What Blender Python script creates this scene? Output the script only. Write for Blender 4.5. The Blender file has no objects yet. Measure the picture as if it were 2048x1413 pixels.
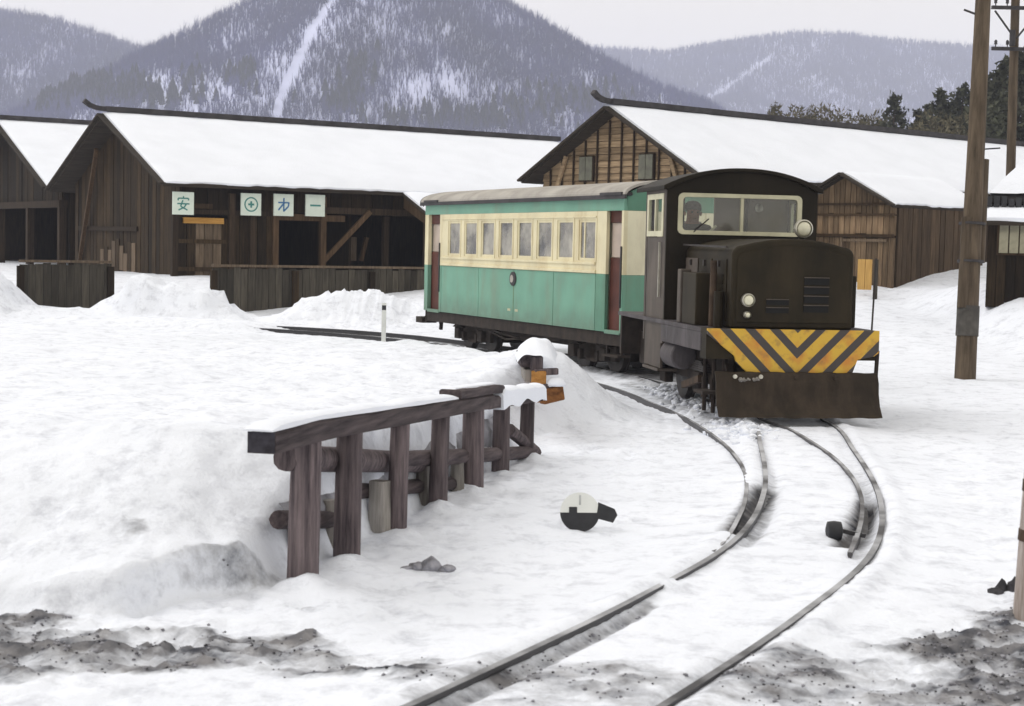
import bpy, math, random
import numpy as np
from mathutils import Vector, Matrix
random.seed(7)
rng = np.random.default_rng(7)
S = bpy.context.scene
COL = S.collection

# ------------------------------------------------------------------ camera, sky, sun, exposure
CAM_H, PITCH, ROLL, FPX = 1.7179, 0.0654, 0.0224, 3255.0
cam_d = bpy.data.cameras.new('camera')
cam = bpy.data.objects.new('camera', cam_d)
COL.objects.link(cam)
cam_d.sensor_width = 36.0
cam_d.lens = FPX / 2048 * 36.0
cam_d.clip_start, cam_d.clip_end = 0.1, 9000
cam.matrix_world = (Matrix.Translation((0, 0, CAM_H)) @ Matrix.Rotation(math.pi/2 - PITCH, 4, 'X')
                    @ Matrix.Rotation(ROLL, 4, 'Z'))
cam_d.dof.use_dof = True
cam_d.dof.focus_distance = 18.0
cam_d.dof.aperture_fstop = 5.6
S.camera = cam

SUN_EL, SUN_AZ = math.radians(48), math.radians(-70)      # azimuth from +Y, negative = left of the view
wd = bpy.data.worlds.new('World'); S.world = wd; wd.use_nodes = True
wn, wl = wd.node_tree.nodes, wd.node_tree.links
bg = wn['Background']
sky = wn.new('ShaderNodeTexSky'); sky.sky_type = 'NISHITA'; sky.sun_disc = False
sky.sun_elevation = SUN_EL; sky.sun_rotation = SUN_AZ
sky.dust_density = 4.0; sky.air_density = 1.0
hs = wn.new('ShaderNodeHueSaturation'); hs.inputs['Saturation'].default_value = 0.12
mx = wn.new('ShaderNodeMix'); mx.data_type = 'RGBA'
mx.inputs['Factor'].default_value = 0.9                    # a closed cloud deck over the clear sky
mx.inputs['B'].default_value = (7.5, 7.1, 6.3, 1)
wl.new(sky.outputs['Color'], hs.inputs['Color'])
wl.new(hs.outputs['Color'], mx.inputs['A'])
wl.new(mx.outputs['Result'], bg.inputs['Color'])
bg.inputs['Strength'].default_value = 0.1

sun_d = bpy.data.lights.new('sun', 'SUN'); sun = bpy.data.objects.new('sun', sun_d); COL.objects.link(sun)
sun_d.energy = 0.95; sun_d.angle = math.radians(35); sun_d.color = (1.0, 0.97, 0.93)
sdir = Vector((math.sin(SUN_AZ)*math.cos(SUN_EL), math.cos(SUN_AZ)*math.cos(SUN_EL), math.sin(SUN_EL)))
sun.rotation_euler = sdir.to_track_quat('Z', 'Y').to_euler()
S.view_settings.view_transform = 'Standard'
S.view_settings.look = 'None'
S.view_settings.exposure = 0.56
S.view_settings.gamma = 1.0
S.view_settings.use_curve_mapping = False
S.cycles.max_bounces = 8
S.cycles.volume_bounces = 1

# ------------------------------------------------------------------ helpers
def ray(px, py):
    u, v = px - 1024, py - 706.5
    c, s = math.cos(ROLL), math.sin(ROLL)
    u, v = u*c + v*s, -u*s + v*c
    cp, sp = math.cos(PITCH), math.sin(PITCH)
    return Vector((u, FPX*cp - v*sp, -FPX*sp - v*cp))
def at(px, py, Y):                 # surveyed point of the place at distance Y
    d = ray(px, py); return Vector((0, 0, CAM_H)) + d*(Y/d.y)
def onground(px, py, z=0.0):
    d = ray(px, py); return Vector((0, 0, CAM_H)) + d*((z - CAM_H)/d.z)

def tag(o, label=None, cat=None, group=None, kind=None):
    if label: o['label'] = label
    if cat: o['category'] = cat
    if group: o['group'] = group
    if kind: o['kind'] = kind
    return o
def thing(name, label, cat, loc=(0, 0, 0), rz=0.0, group=None):
    o = bpy.data.objects.new(name, None); COL.objects.link(o)
    o.empty_display_size = 0.2
    o.location = loc; o.rotation_euler = (0, 0, rz)
    return tag(o, label, cat, group)

class MB:
    def __init__(s): s.v = []; s.f = []
    def add(s, vs, fs):
        n = len(s.v); s.v += [tuple(p) for p in vs]; s.f += [tuple(i+n for i in f) for f in fs]; return s
    def box(s, x0, x1, y0, y1, z0, z1):
        return s.add([(x, y, z) for z in (z0, z1) for y in (y0, y1) for x in (x0, x1)],
                     [(0, 2, 3, 1), (4, 5, 7, 6), (0, 1, 5, 4), (2, 6, 7, 3), (0, 4, 6, 2), (1, 3, 7, 5)])
    def hexa(s, b, t):              # bottom 4 and top 4 points, counter-clockwise from above
        return s.add(list(b)+list(t), [(3, 2, 1, 0), (4, 5, 6, 7), (0, 1, 5, 4), (1, 2, 6, 5), (2, 3, 7, 6), (3, 0, 4, 7)])
    def bar(s, p, q, w, h=None, up=(0, 0, 1)):
        p, q = Vector(p), Vector(q); h = h or w; d = (q-p).normalized(); upv = Vector(up)
        if abs(d.dot(upv)) > 0.98: upv = Vector((0, 1, 0)) if abs(d.y) < 0.9 else Vector((1, 0, 0))
        a = d.cross(upv).normalized()*(w/2); b = a.cross(d).normalized()*(h/2)
        vs = [p-a-b, p+a-b, p+a+b, p-a+b, q-a-b, q+a-b, q+a+b, q-a+b]
        return s.add(vs, [(0, 1, 2, 3), (7, 6, 5, 4), (0, 4, 5, 1), (1, 5, 6, 2), (2, 6, 7, 3), (3, 7, 4, 0)])
    def cyl(s, p, q, r0, r1=None, n=12, caps=True, jit=0.0, rings=1):
        p, q = Vector(p), Vector(q); r1 = r0 if r1 is None else r1
        d = (q-p).normalized(); t = Vector((0, 0, 1)) if abs(d.z) < 0.9 else Vector((1, 0, 0))
        a = d.cross(t).normalized(); b = d.cross(a); vs = []; fs = []
        ph = [1+random.uniform(-jit, jit) for _ in range(n)]
        for k in range(rings+1):
            t_ = k/rings; c = p.lerp(q, t_); r = r0+(r1-r0)*t_
            for i in range(n):
                an = 2*math.pi*i/n; rr = r*ph[i]*(1+random.uniform(-jit, jit)*0.4)
                vs.append(c + a*(rr*math.cos(an)) + b*(rr*math.sin(an)))
        for k in range(rings):
            for i in range(n):
                j = (i+1) % n; fs.append((k*n+i, k*n+j, (k+1)*n+j, (k+1)*n+i))
        if caps: fs += [tuple(range(n-1, -1, -1)), tuple(range(rings*n, rings*n+n))]
        return s.add(vs, fs)
    def prism(s, poly, axis, a0, a1):   # poly of 2D points, extruded along axis 0/1/2
        def mk(u, v, w):
            return ((w, u, v), (u, w, v), (u, v, w))[axis]
        n = len(poly)
        vs = [mk(u, v, a0) for u, v in poly] + [mk(u, v, a1) for u, v in poly]
        fs = [tuple(range(n-1, -1, -1)), tuple(range(n, 2*n))] + [(i, (i+1) % n, (i+1) % n+n, i+n) for i in range(n)]
        return s.add(vs, fs)
    def lathe(s, prof, n=20, c=(0, 0, 0), axis='y'):   # profile of (radius, along)
        vs = []; fs = []
        for r, h in prof:
            for i in range(n):
                an = 2*math.pi*i/n; x, y = r*math.cos(an), r*math.sin(an)
                p = {'y': (x, h, y), 'x': (h, x, y), 'z': (x, y, h)}[axis]
                vs.append((p[0]+c[0], p[1]+c[1], p[2]+c[2]))
        for k in range(len(prof)-1):
            for i in range(n):
                j = (i+1) % n; fs.append((k*n+i, k*n+j, (k+1)*n+j, (k+1)*n+i))
        fs += [tuple(range(n-1, -1, -1)), tuple(range((len(prof)-1)*n, len(prof)*n))]
        return s.add(vs, fs)
    def build(s, name, m, parent=None, loc=None, bevel=0, smooth=False, fixn=True):
        me = bpy.data.meshes.new(name); me.from_pydata(s.v, [], s.f); me.validate()
        if fixn:
            import bmesh
            b = bmesh.new(); b.from_mesh(me); bmesh.ops.recalc_face_normals(b, faces=b.faces); b.to_mesh(me); b.free()
        o = bpy.data.objects.new(name, me); COL.objects.link(o)
        if m: me.materials.append(m)
        if parent: o.parent = parent
        if loc is not None: o.location = loc
        if bevel:
            md = o.modifiers.new('bevel', 'BEVEL'); md.width = bevel; md.segments = 2; md.limit_method = 'ANGLE'
        if smooth:
            for p in me.polygons: p.use_smooth = True
            if smooth == 'auto': me.set_sharp_from_angle(angle=math.radians(40))
        return o

def fade(t): return t*t*t*(t*(t*6-15)+10)
_perm = np.random.default_rng(3).permutation(512)
_gr = np.random.default_rng(4).uniform(0, 2*np.pi, 512)
_gx, _gy = np.cos(_gr), np.sin(_gr)
def pn(x, y):                       # vectorised gradient noise, about -0.7..0.7
    xi, yi = np.floor(x).astype(int), np.floor(y).astype(int); xf, yf = x-xi, y-yi
    def g(i, j, fx, fy):
        h = _perm[(_perm[i % 512]+j) % 512]; return _gx[h]*fx+_gy[h]*fy
    u, v = fade(xf), fade(yf)
    a = g(xi, yi, xf, yf)*(1-u)+g(xi+1, yi, xf-1, yf)*u
    b = g(xi, yi+1, xf, yf-1)*(1-u)+g(xi+1, yi+1, xf-1, yf-1)*u
    return a*(1-v)+b*v
def fbm(x, y, o=4, g=0.5):
    r = np.zeros(np.broadcast(x, y).shape); a = 1.0
    for k in range(o): r = r+a*pn(x*2**k+17.3*k, y*2**k-9.1*k); a *= g
    return r
def ss(a, b, x):
    t = np.clip((x-a)/(b-a), 0, 1); return t*t*(3-2*t)

# ------------------------------------------------------------------ materials
def newmat(name):
    m = bpy.data.materials.new(name); m.use_nodes = True
    return m, m.node_tree.nodes, m.node_tree.links, m.node_tree.nodes['Principled BSDF']
def simple(name, col, rough=0.6, var=0.25, scale=6.0, bump=0.15, metal=0.0, bscale=40.0, dirt_shade=None, dirt_amt=0.35, spec=0.3, splash=None):
    m, n, l, b = newmat(name)
    tc = n.new('ShaderNodeTexCoord'); no = n.new('ShaderNodeTexNoise'); no.inputs['Scale'].default_value = scale
    no.inputs['Detail'].default_value = 6
    l.new(tc.outputs['Object'], no.inputs['Vector'])
    r = n.new('ShaderNodeValToRGB'); r.color_ramp.elements[0].position = 0.3; r.color_ramp.elements[1].position = 0.7
    r.color_ramp.elements[0].color = tuple(c*(1-var) for c in col)+(1,)
    r.color_ramp.elements[1].color = tuple(min(1, c*(1+var)) for c in col)+(1,)
    l.new(no.outputs['Fac'], r.inputs['Fac']); out = r.outputs['Color']
    if dirt_shade:
        n2 = n.new('ShaderNodeTexNoise'); n2.inputs['Scale'].default_value = scale*0.6; n2.inputs['Detail'].default_value = 8
        n2.inputs['Roughness'].default_value = 0.7
        mp = n.new('ShaderNodeMapping'); mp.inputs['Scale'].default_value = (1.6, 1.6, 0.35); mp.inputs['Location'].default_value = (3, 5, 1)
        l.new(tc.outputs['Object'], mp.inputs['Vector']); l.new(mp.outputs['Vector'], n2.inputs['Vector'])
        r2 = n.new('ShaderNodeValToRGB'); r2.color_ramp.elements[0].position = 0.48; r2.color_ramp.elements[1].position = 0.75
        r2.color_ramp.elements[1].color = (dirt_amt,)*3+(1,)
        mix = n.new('ShaderNodeMix'); mix.data_type = 'RGBA'; mix.inputs['B'].default_value = tuple(dirt_shade)+(1,)
        l.new(n2.outputs['Fac'], r2.inputs['Fac']); l.new(r2.outputs['Color'], mix.inputs['Factor']); l.new(out, mix.inputs['A'])
        out = mix.outputs['Result']
    if splash:                                               # road dirt thrown up from below, (low z, high z, colour)
        sp = n.new('ShaderNodeSeparateXYZ'); l.new(tc.outputs['Object'], sp.inputs[0])
        mz = n.new('ShaderNodeMapRange'); mz.inputs['From Min'].default_value = splash[0]; mz.inputs['From Max'].default_value = splash[1]
        mz.inputs['To Min'].default_value = 1.0; mz.inputs['To Max'].default_value = 0.0; l.new(sp.outputs['Z'], mz.inputs['Value'])
        n4 = n.new('ShaderNodeTexNoise'); n4.inputs['Scale'].default_value = 7; n4.inputs['Detail'].default_value = 9; n4.inputs['Roughness'].default_value = 0.7; l.new(tc.outputs['Object'], n4.inputs['Vector'])
        m4 = n.new('ShaderNodeMath'); m4.operation = 'MULTIPLY'; l.new(mz.outputs[0], m4.inputs[0]); l.new(n4.outputs['Fac'], m4.inputs[1])
        x4 = n.new('ShaderNodeMix'); x4.data_type = 'RGBA'; x4.inputs['B'].default_value = tuple(splash[2])+(1,)
        l.new(m4.outputs[0], x4.inputs['Factor']); l.new(out, x4.inputs['A']); out = x4.outputs['Result']
    l.new(out, b.inputs['Base Color'])
    b.inputs['Roughness'].default_value = rough; b.inputs['Metallic'].default_value = metal
    b.inputs['Specular IOR Level'].default_value = spec
    if bump:
        nb = n.new('ShaderNodeTexNoise'); nb.inputs['Scale'].default_value = bscale; nb.inputs['Detail'].default_value = 4
        l.new(tc.outputs['Object'], nb.inputs['Vector'])
        bp = n.new('ShaderNodeBump'); bp.inputs['Strength'].default_value = bump; bp.inputs['Distance'].default_value = 0.01
        l.new(nb.outputs['Fac'], bp.inputs['Height']); l.new(bp.outputs['Normal'], b.inputs['Normal'])
    return m
def wood(name, dark, light, axis='z', rough=0.85, tone=0.5, grain=26.0, snow=0.0):
    m, n, l, b = newmat(name)
    tc = n.new('ShaderNodeTexCoord'); oi = n.new('ShaderNodeObjectInfo')
    ad = n.new('ShaderNodeVectorMath'); ad.operation = 'ADD'
    sc = n.new('ShaderNodeVectorMath'); sc.operation = 'SCALE'; sc.inputs['Scale'].default_value = 37.0
    cb = n.new('ShaderNodeCombineXYZ')
    for k in range(3): l.new(oi.outputs['Random'], cb.inputs[k])
    l.new(cb.outputs[0], sc.inputs[0]); l.new(tc.outputs['Object'], ad.inputs[0]); l.new(sc.outputs[0], ad.inputs[1])
    mp = n.new('ShaderNodeMapping'); k = {'x': 0, 'y': 1, 'z': 2}[axis]
    s3 = [grain]*3; s3[k] = grain*0.07; mp.inputs['Scale'].default_value = s3
    l.new(ad.outputs[0], mp.inputs['Vector'])
    no = n.new('ShaderNodeTexNoise'); no.inputs['Scale'].default_value = 1.0; no.inputs['Detail'].default_value = 7; no.inputs['Roughness'].default_value = 0.65
    l.new(mp.outputs['Vector'], no.inputs['Vector'])
    r = n.new('ShaderNodeValToRGB'); r.color_ramp.elements[0].position = 0.32; r.color_ramp.elements[1].position = 0.68
    r.color_ramp.elements[0].color = tuple(dark)+(1,); r.color_ramp.elements[1].color = tuple(light)+(1,)
    l.new(no.outputs['Fac'], r.inputs['Fac'])
    big = n.new('ShaderNodeTexNoise'); big.inputs['Scale'].default_value = 1.3; big.inputs['Detail'].default_value = 4
    l.new(ad.outputs[0], big.inputs['Vector'])
    mr = n.new('ShaderNodeMapRange'); mr.inputs['From Min'].default_value = 0.3; mr.inputs['From Max'].default_value = 0.7
    mr.inputs['To Min'].default_value = 1-0.35*tone; mr.inputs['To Max'].default_value = 1+0.35*tone
    l.new(big.outputs['Fac'], mr.inputs['Value'])
    mr2 = n.new('ShaderNodeMapRange'); mr2.inputs['To Min'].default_value = 1-tone; mr2.inputs['To Max'].default_value = 1+tone
    l.new(oi.outputs['Random'], mr2.inputs['Value'])
    mu = n.new('ShaderNodeMath'); mu.operation = 'MULTIPLY'; l.new(mr.outputs[0], mu.inputs[0]); l.new(mr2.outputs[0], mu.inputs[1])
    vm = n.new('ShaderNodeVectorMath'); vm.operation = 'SCALE'; l.new(r.outputs['Color'], vm.inputs[0]); l.new(mu.outputs[0], vm.inputs['Scale'])
    l.new(vm.outputs[0], b.inputs['Base Color'])
    b.inputs['Roughness'].default_value = rough; b.inputs['Specular IOR Level'].default_value = 0.2
    bp = n.new('ShaderNodeBump'); bp.inputs['Strength'].default_value = 0.5; bp.inputs['Distance'].default_value = 0.01
    l.new(no.outputs['Fac'], bp.inputs['Height']); l.new(bp.outputs['Normal'], b.inputs['Normal'])
    return m
def snowmat(name, dirty=False):
    m, n, l, b = newmat(name)
    tc = n.new('ShaderNodeTexCoord')
    no = n.new('ShaderNodeTexNoise'); no.inputs['Scale'].default_value = 1.1; no.inputs['Detail'].default_value = 8; no.inputs['Roughness'].default_value = 0.6
    l.new(tc.outputs['Object'], no.inputs['Vector'])
    r = n.new('ShaderNodeValToRGB'); r.color_ramp.elements[0].position = 0.3; r.color_ramp.elements[1].position = 0.6
    r.color_ramp.elements[0].color = (0.76, 0.795, 0.875, 1); r.color_ramp.elements[1].color = (0.81, 0.845, 0.93, 1)
    l.new(no.outputs['Fac'], r.inputs['Fac']); out = r.outputs['Color']
    if dirty:
        ng = n.new('ShaderNodeTexNoise'); ng.inputs['Scale'].default_value = 4.2; ng.inputs['Detail'].default_value = 12; ng.inputs['Roughness'].default_value = 0.78
        l.new(tc.outputs['Object'], ng.inputs['Vector'])
        rg = n.new('ShaderNodeValToRGB'); rg.color_ramp.elements[0].position = 0.28; rg.color_ramp.elements[1].position = 0.50
        rg.color_ramp.elements[0].color = (0.62, 0.62, 0.64, 1); rg.color_ramp.elements[1].color = (1, 1, 1, 1)
        l.new(ng.outputs['Fac'], rg.inputs['Fac'])
        mg = n.new('ShaderNodeMix'); mg.data_type = 'RGBA'; mg.blend_type = 'MULTIPLY'; mg.inputs['Factor'].default_value = 1
        l.new(out, mg.inputs['A']); l.new(rg.outputs['Color'], mg.inputs['B']); out = mg.outputs['Result']
        at_ = n.new('ShaderNodeAttribute'); at_.attribute_name = 'dirt_shade'
        n2 = n.new('ShaderNodeTexNoise'); n2.inputs['Scale'].default_value = 9; n2.inputs['Detail'].default_value = 9; n2.inputs['Roughness'].default_value = 0.7
        mp = n.new('ShaderNodeMapping'); mp.inputs['Scale'].default_value = (1, 1.3, 1); mp.inputs['Rotation'].default_value = (0, 0, 0.3)
        l.new(tc.outputs['Object'], mp.inputs['Vector']); l.new(mp.outputs['Vector'], n2.inputs['Vector'])
        a1 = n.new('ShaderNodeMath'); a1.operation = 'ADD'; l.new(at_.outputs['Fac'], a1.inputs[0]); l.new(n2.outputs['Fac'], a1.inputs[1])
        mr = n.new('ShaderNodeMapRange'); mr.inputs['From Min'].default_value = 0.76; mr.inputs['From Max'].default_value = 1.36
        l.new(a1.outputs[0], mr.inputs['Value'])
        n3 = n.new('ShaderNodeTexNoise'); n3.inputs['Scale'].default_value = 7.0; n3.inputs['Detail'].default_value = 6
        l.new(tc.outputs['Object'], n3.inputs['Vector'])
        r3 = n.new('ShaderNodeValToRGB'); r3.color_ramp.elements[0].position = 0.35; r3.color_ramp.elements[1].position = 0.7
        r3.color_ramp.elements[0].color = (0.045, 0.048, 0.062, 1); r3.color_ramp.elements[1].color = (0.25, 0.245, 0.255, 1)
        l.new(n3.outputs['Fac'], r3.inputs['Fac'])
        mix = n.new('ShaderNodeMix'); mix.data_type = 'RGBA'
        l.new(mr.outputs[0], mix.inputs['Factor']); l.new(out, mix.inputs['A']); l.new(r3.outputs['Color'], mix.inputs['B'])
        out = mix.outputs['Result']
    l.new(out, b.inputs['Base Color']); b.inputs['Roughness'].default_value = 0.75; b.inputs['Specular IOR Level'].default_value = 0.15
    nb = n.new('ShaderNodeTexNoise'); nb.inputs['Scale'].default_value = 14; nb.inputs['Detail'].default_value = 8; nb.inputs['Roughness'].default_value = 0.65
    l.new(tc.outputs['Object'], nb.inputs['Vector'])
    bp = n.new('ShaderNodeBump'); bp.inputs['Strength'].default_value = 0.45; bp.inputs['Distance'].default_value = 0.035
    l.new(nb.outputs['Fac'], bp.inputs['Height']); l.new(bp.outputs['Normal'], b.inputs['Normal'])
    return m
def glassmat(name, tint=(0.75, 0.78, 0.8), refl=0.25, film=0.18, film_col=(0.5, 0.48, 0.5)):
    m, n, l, b = newmat(name); n.remove(b); out = n['Material Output']
    tr = n.new('ShaderNodeBsdfTransparent'); tr.inputs[0].default_value = tuple(tint)+(1,)
    gl = n.new('ShaderNodeBsdfGlossy'); gl.inputs['Roughness'].default_value = 0.05; gl.inputs[0].default_value = (0.9, 0.9, 0.9, 1)
    df = n.new('ShaderNodeBsdfDiffuse'); df.inputs[0].default_value = tuple(film_col)+(1,)
    tc = n.new('ShaderNodeTexCoord'); no = n.new('ShaderNodeTexNoise'); no.inputs['Scale'].default_value = 3; no.inputs['Detail'].default_value = 5
    l.new(tc.outputs['Object'], no.inputs['Vector'])
    mr = n.new('ShaderNodeMapRange'); mr.inputs['From Min'].default_value = 0.3; mr.inputs['From Max'].default_value = 0.7
    mr.inputs['To Max'].default_value = film*2; l.new(no.outputs['Fac'], mr.inputs['Value'])
    m1 = n.new('ShaderNodeMixShader'); m1.inputs[0].default_value = refl; l.new(tr.outputs[0], m1.inputs[1]); l.new(gl.outputs[0], m1.inputs[2])
    m2 = n.new('ShaderNodeMixShader'); l.new(mr.outputs[0], m2.inputs[0]); l.new(m1.outputs[0], m2.inputs[1]); l.new(df.outputs[0], m2.inputs[2])
    l.new(m2.outputs[0], out.inputs['Surface'])
    return m

M = dict(
    ground=snowmat('ground_snow', True), snow=snowmat('snow'),
    wall_dark=wood('dark_board', (0.009, 0.0056, 0.0026), (0.029, 0.0185, 0.0088), 'z', tone=0.5),
    wall_brown=wood('brown_board', (0.155, 0.108, 0.064), (0.39, 0.285, 0.18), 'y', tone=0.3),
    wall_brown_v=wood('brown_board_upright', (0.024, 0.0145, 0.0075), (0.058, 0.036, 0.019), 'z', tone=0.4),
    wall_mid=wood('worn_board', (0.012, 0.0076, 0.0035), (0.050, 0.032, 0.0155), 'z', tone=0.55),
    pale_board=wood('pale_board', (0.075, 0.054, 0.036), (0.18, 0.135, 0.095), 'z', tone=0.3),
    annex=wood('annex_board', (0.070, 0.048, 0.030), (0.20, 0.14, 0.086), 'z', tone=0.4),
    annex_pale=wood('annex_pale_board', (0.13, 0.085, 0.05), (0.30, 0.21, 0.13), 'z', tone=0.35),
    annex_side=wood('annex_side_board', (0.040, 0.027, 0.016), (0.098, 0.066, 0.041), 'z', tone=0.3),
    brown_post=wood('brown_post', (0.05, 0.031, 0.017), (0.12, 0.075, 0.042), 'z', tone=0.25),
    batten=wood('batten_wood', (0.018, 0.012, 0.008), (0.045, 0.030, 0.018), 'z', tone=0.3),
    orange_wood=wood('fresh_orange_wood', (0.24, 0.11, 0.03), (0.48, 0.24, 0.07), 'y', tone=0.2),
    yellow_board=wood('yellow_board', (0.42, 0.25, 0.08), (0.58, 0.36, 0.12), 'z', tone=0.15),
    fence=wood('fence_board', (0.032, 0.028, 0.022), (0.075, 0.066, 0.051), 'z', tone=0.4),
    post=wood('old_post', (0.036, 0.029, 0.034), (0.165, 0.133, 0.138), 'z', tone=0.3, grain=34),
    beam=wood('old_beam', (0.028, 0.022, 0.026), (0.120, 0.096, 0.099), 'y', tone=0.2),
    greystub=wood('grey_stub', (0.14, 0.13, 0.12), (0.34, 0.32, 0.30), 'z', tone=0.25),
    endgrain=simple('end_grain', (0.035, 0.033, 0.042), 0.9, 0.4, 30),
    pole=wood('pole_wood', (0.048, 0.036, 0.025), (0.125, 0.095, 0.067), 'z', tone=0.15, grain=16),
    pole_patch=simple('tarred_patch', (0.075, 0.070, 0.064), 0.9, 0.35, 8),
    roofwood=wood('roof_timber', (0.018, 0.014, 0.011), (0.05, 0.04, 0.03), 'x', tone=0.2),
    ridge=simple('ridge_tile', (0.045, 0.042, 0.045), 0.8, 0.35, 5),
    pinkish=simple('pane_reflection', (0.42, 0.35, 0.30), 0.4, 0.25, 3),  # pale reflection put into the colour of the door panes
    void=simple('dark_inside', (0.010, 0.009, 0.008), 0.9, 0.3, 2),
    green=simple('coach_green', (0.150, 0.330, 0.245), 0.5, 0.10, 2.5, 0.05, dirt_shade=(0.20, 0.20, 0.14), dirt_amt=0.45, splash=(0.60, 0.95, (0.10, 0.12, 0.09))),
    green_dk=simple('coach_green_trim', (0.10, 0.235, 0.165), 0.5, 0.15, 2.5, 0.05, dirt_shade=(0.1, 0.09, 0.07), dirt_amt=0.5),
    cream=simple('coach_cream', (0.68, 0.62, 0.42), 0.5, 0.08, 3, 0.05, dirt_shade=(0.40, 0.28, 0.12), dirt_amt=0.55),
    cream_pale=simple('coach_cream_pale', (0.74, 0.70, 0.52), 0.55, 0.08, 3, 0.05, dirt_shade=(0.42, 0.36, 0.26), dirt_amt=0.5),
    maroon=simple('maroon_door', (0.085, 0.026, 0.018), 0.6, 0.3, 4, 0.1),
    croof=simple('coach_roof', (0.36, 0.34, 0.31), 0.8, 0.2, 2.2, 0.2, dirt_shade=(0.16, 0.14, 0.12), dirt_amt=0.6),
    edge=simple('roof_edge', (0.045, 0.042, 0.046), 0.7, 0.3, 4),
    under=simple('underframe', (0.026, 0.020, 0.017), 0.85, 0.4, 7, 0.3, dirt_shade=(0.08, 0.05, 0.035)),
    steel=simple('wheel_steel', (0.032, 0.027, 0.025), 0.55, 0.4, 8, 0.2),
    loco=simple('loco_paint', (0.018, 0.0135, 0.0065), 0.6, 0.4, 2.5, 0.08, dirt_shade=(0.046, 0.034, 0.018), dirt_amt=0.55, spec=0.16),
    loco_black=simple('loco_cab_black', (0.012, 0.0092, 0.0055), 0.6, 0.3, 2.5, 0.08, dirt_shade=(0.040, 0.030, 0.019), dirt_amt=0.45, spec=0.15),
    loco_side=simple('loco_side_grey', (0.070, 0.056, 0.046), 0.6, 0.3, 3, 0.1, dirt_shade=(0.15, 0.125, 0.105), dirt_amt=0.6),
    board_grey=simple('running_board', (0.068, 0.060, 0.064), 0.7, 0.3, 4, 0.2, dirt_shade=(0.17, 0.16, 0.18), dirt_amt=0.6),
    plow=simple('plow_steel', (0.027, 0.020, 0.014), 0.6, 0.4, 3.5, 0.2, dirt_shade=(0.085, 0.060, 0.040), dirt_amt=0.55, spec=0.15),
    slot=simple('slot_black', (0.006, 0.006, 0.006), 0.8, 0.2, 5),
    frame=simple('window_frame_cream', (0.52, 0.50, 0.36), 0.5, 0.15, 6, 0.05),
    inside=simple('cab_inside', (0.27, 0.22, 0.16), 0.7, 0.15, 3),
    saloon=simple('saloon_inside', (0.30, 0.24, 0.17), 0.7, 0.15, 3),
    lens=simple('lamp_lens', (0.62, 0.60, 0.46), 0.12, 0.2, 9, 0.05, spec=0.8),
    chrome=simple('lamp_rim', (0.55, 0.53, 0.46), 0.3, 0.2, 9, 0.05, metal=0.7),
    rust=simple('rust', (0.055, 0.036, 0.024), 0.85, 0.4, 9, 0.2),
    glass=glassmat('window_glass', (0.70, 0.70, 0.72), 0.13, 0.40, (0.50, 0.48, 0.43)),
    glass_clear=glassmat('windscreen_glass', (0.88, 0.90, 0.88), 0.05, 0.05),
    white=simple('white_paint', (0.74, 0.76, 0.74), 0.6, 0.06, 5, 0.05),
    sign=simple('sign_white', (0.70, 0.78, 0.70), 0.6, 0.06, 5, 0.03),
    teal=simple('sign_teal', (0.06, 0.24, 0.22), 0.6, 0.15, 20, 0.0),
    blue=simple('sign_blue', (0.05, 0.17, 0.36), 0.6, 0.15, 20, 0.0),
    black=simple('black_paint', (0.030, 0.031, 0.036), 0.6, 0.3, 8),
    clod=simple('dirt_clod', (0.045, 0.044, 0.050), 0.95, 0.5, 14, 0.5),
    skin=simple('skin', (0.27, 0.12, 0.08), 0.55, 0.1, 10, 0.0),
    jacket=simple('dark_jacket', (0.018, 0.018, 0.020), 0.9, 0.3, 10),
    hair=simple('black_hair', (0.010, 0.009, 0.009), 0.6, 0.2, 20),
    needle=simple('needles', (0.042, 0.045, 0.027), 0.9, 0.5, 0.9, 0),
    needle2=simple('olive_twigs', (0.10, 0.088, 0.052), 0.9, 0.4, 0.9, 0),
    bark=simple('bark', (0.060, 0.045, 0.033), 0.9, 0.4, 3, 0.3),
    twig=simple('bare_trees', (0.060, 0.065, 0.175), 0.95, 0.35, 0.02, 0),  # blue of haze and film cast mixed into the tree colour
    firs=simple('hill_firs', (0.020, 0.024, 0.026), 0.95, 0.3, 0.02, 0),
    far_twig=simple('far_bare_trees', (0.060, 0.066, 0.17), 0.95, 0.2, 0.02, 0),  # same haze blue carried in the colour of the far woods
)
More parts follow.
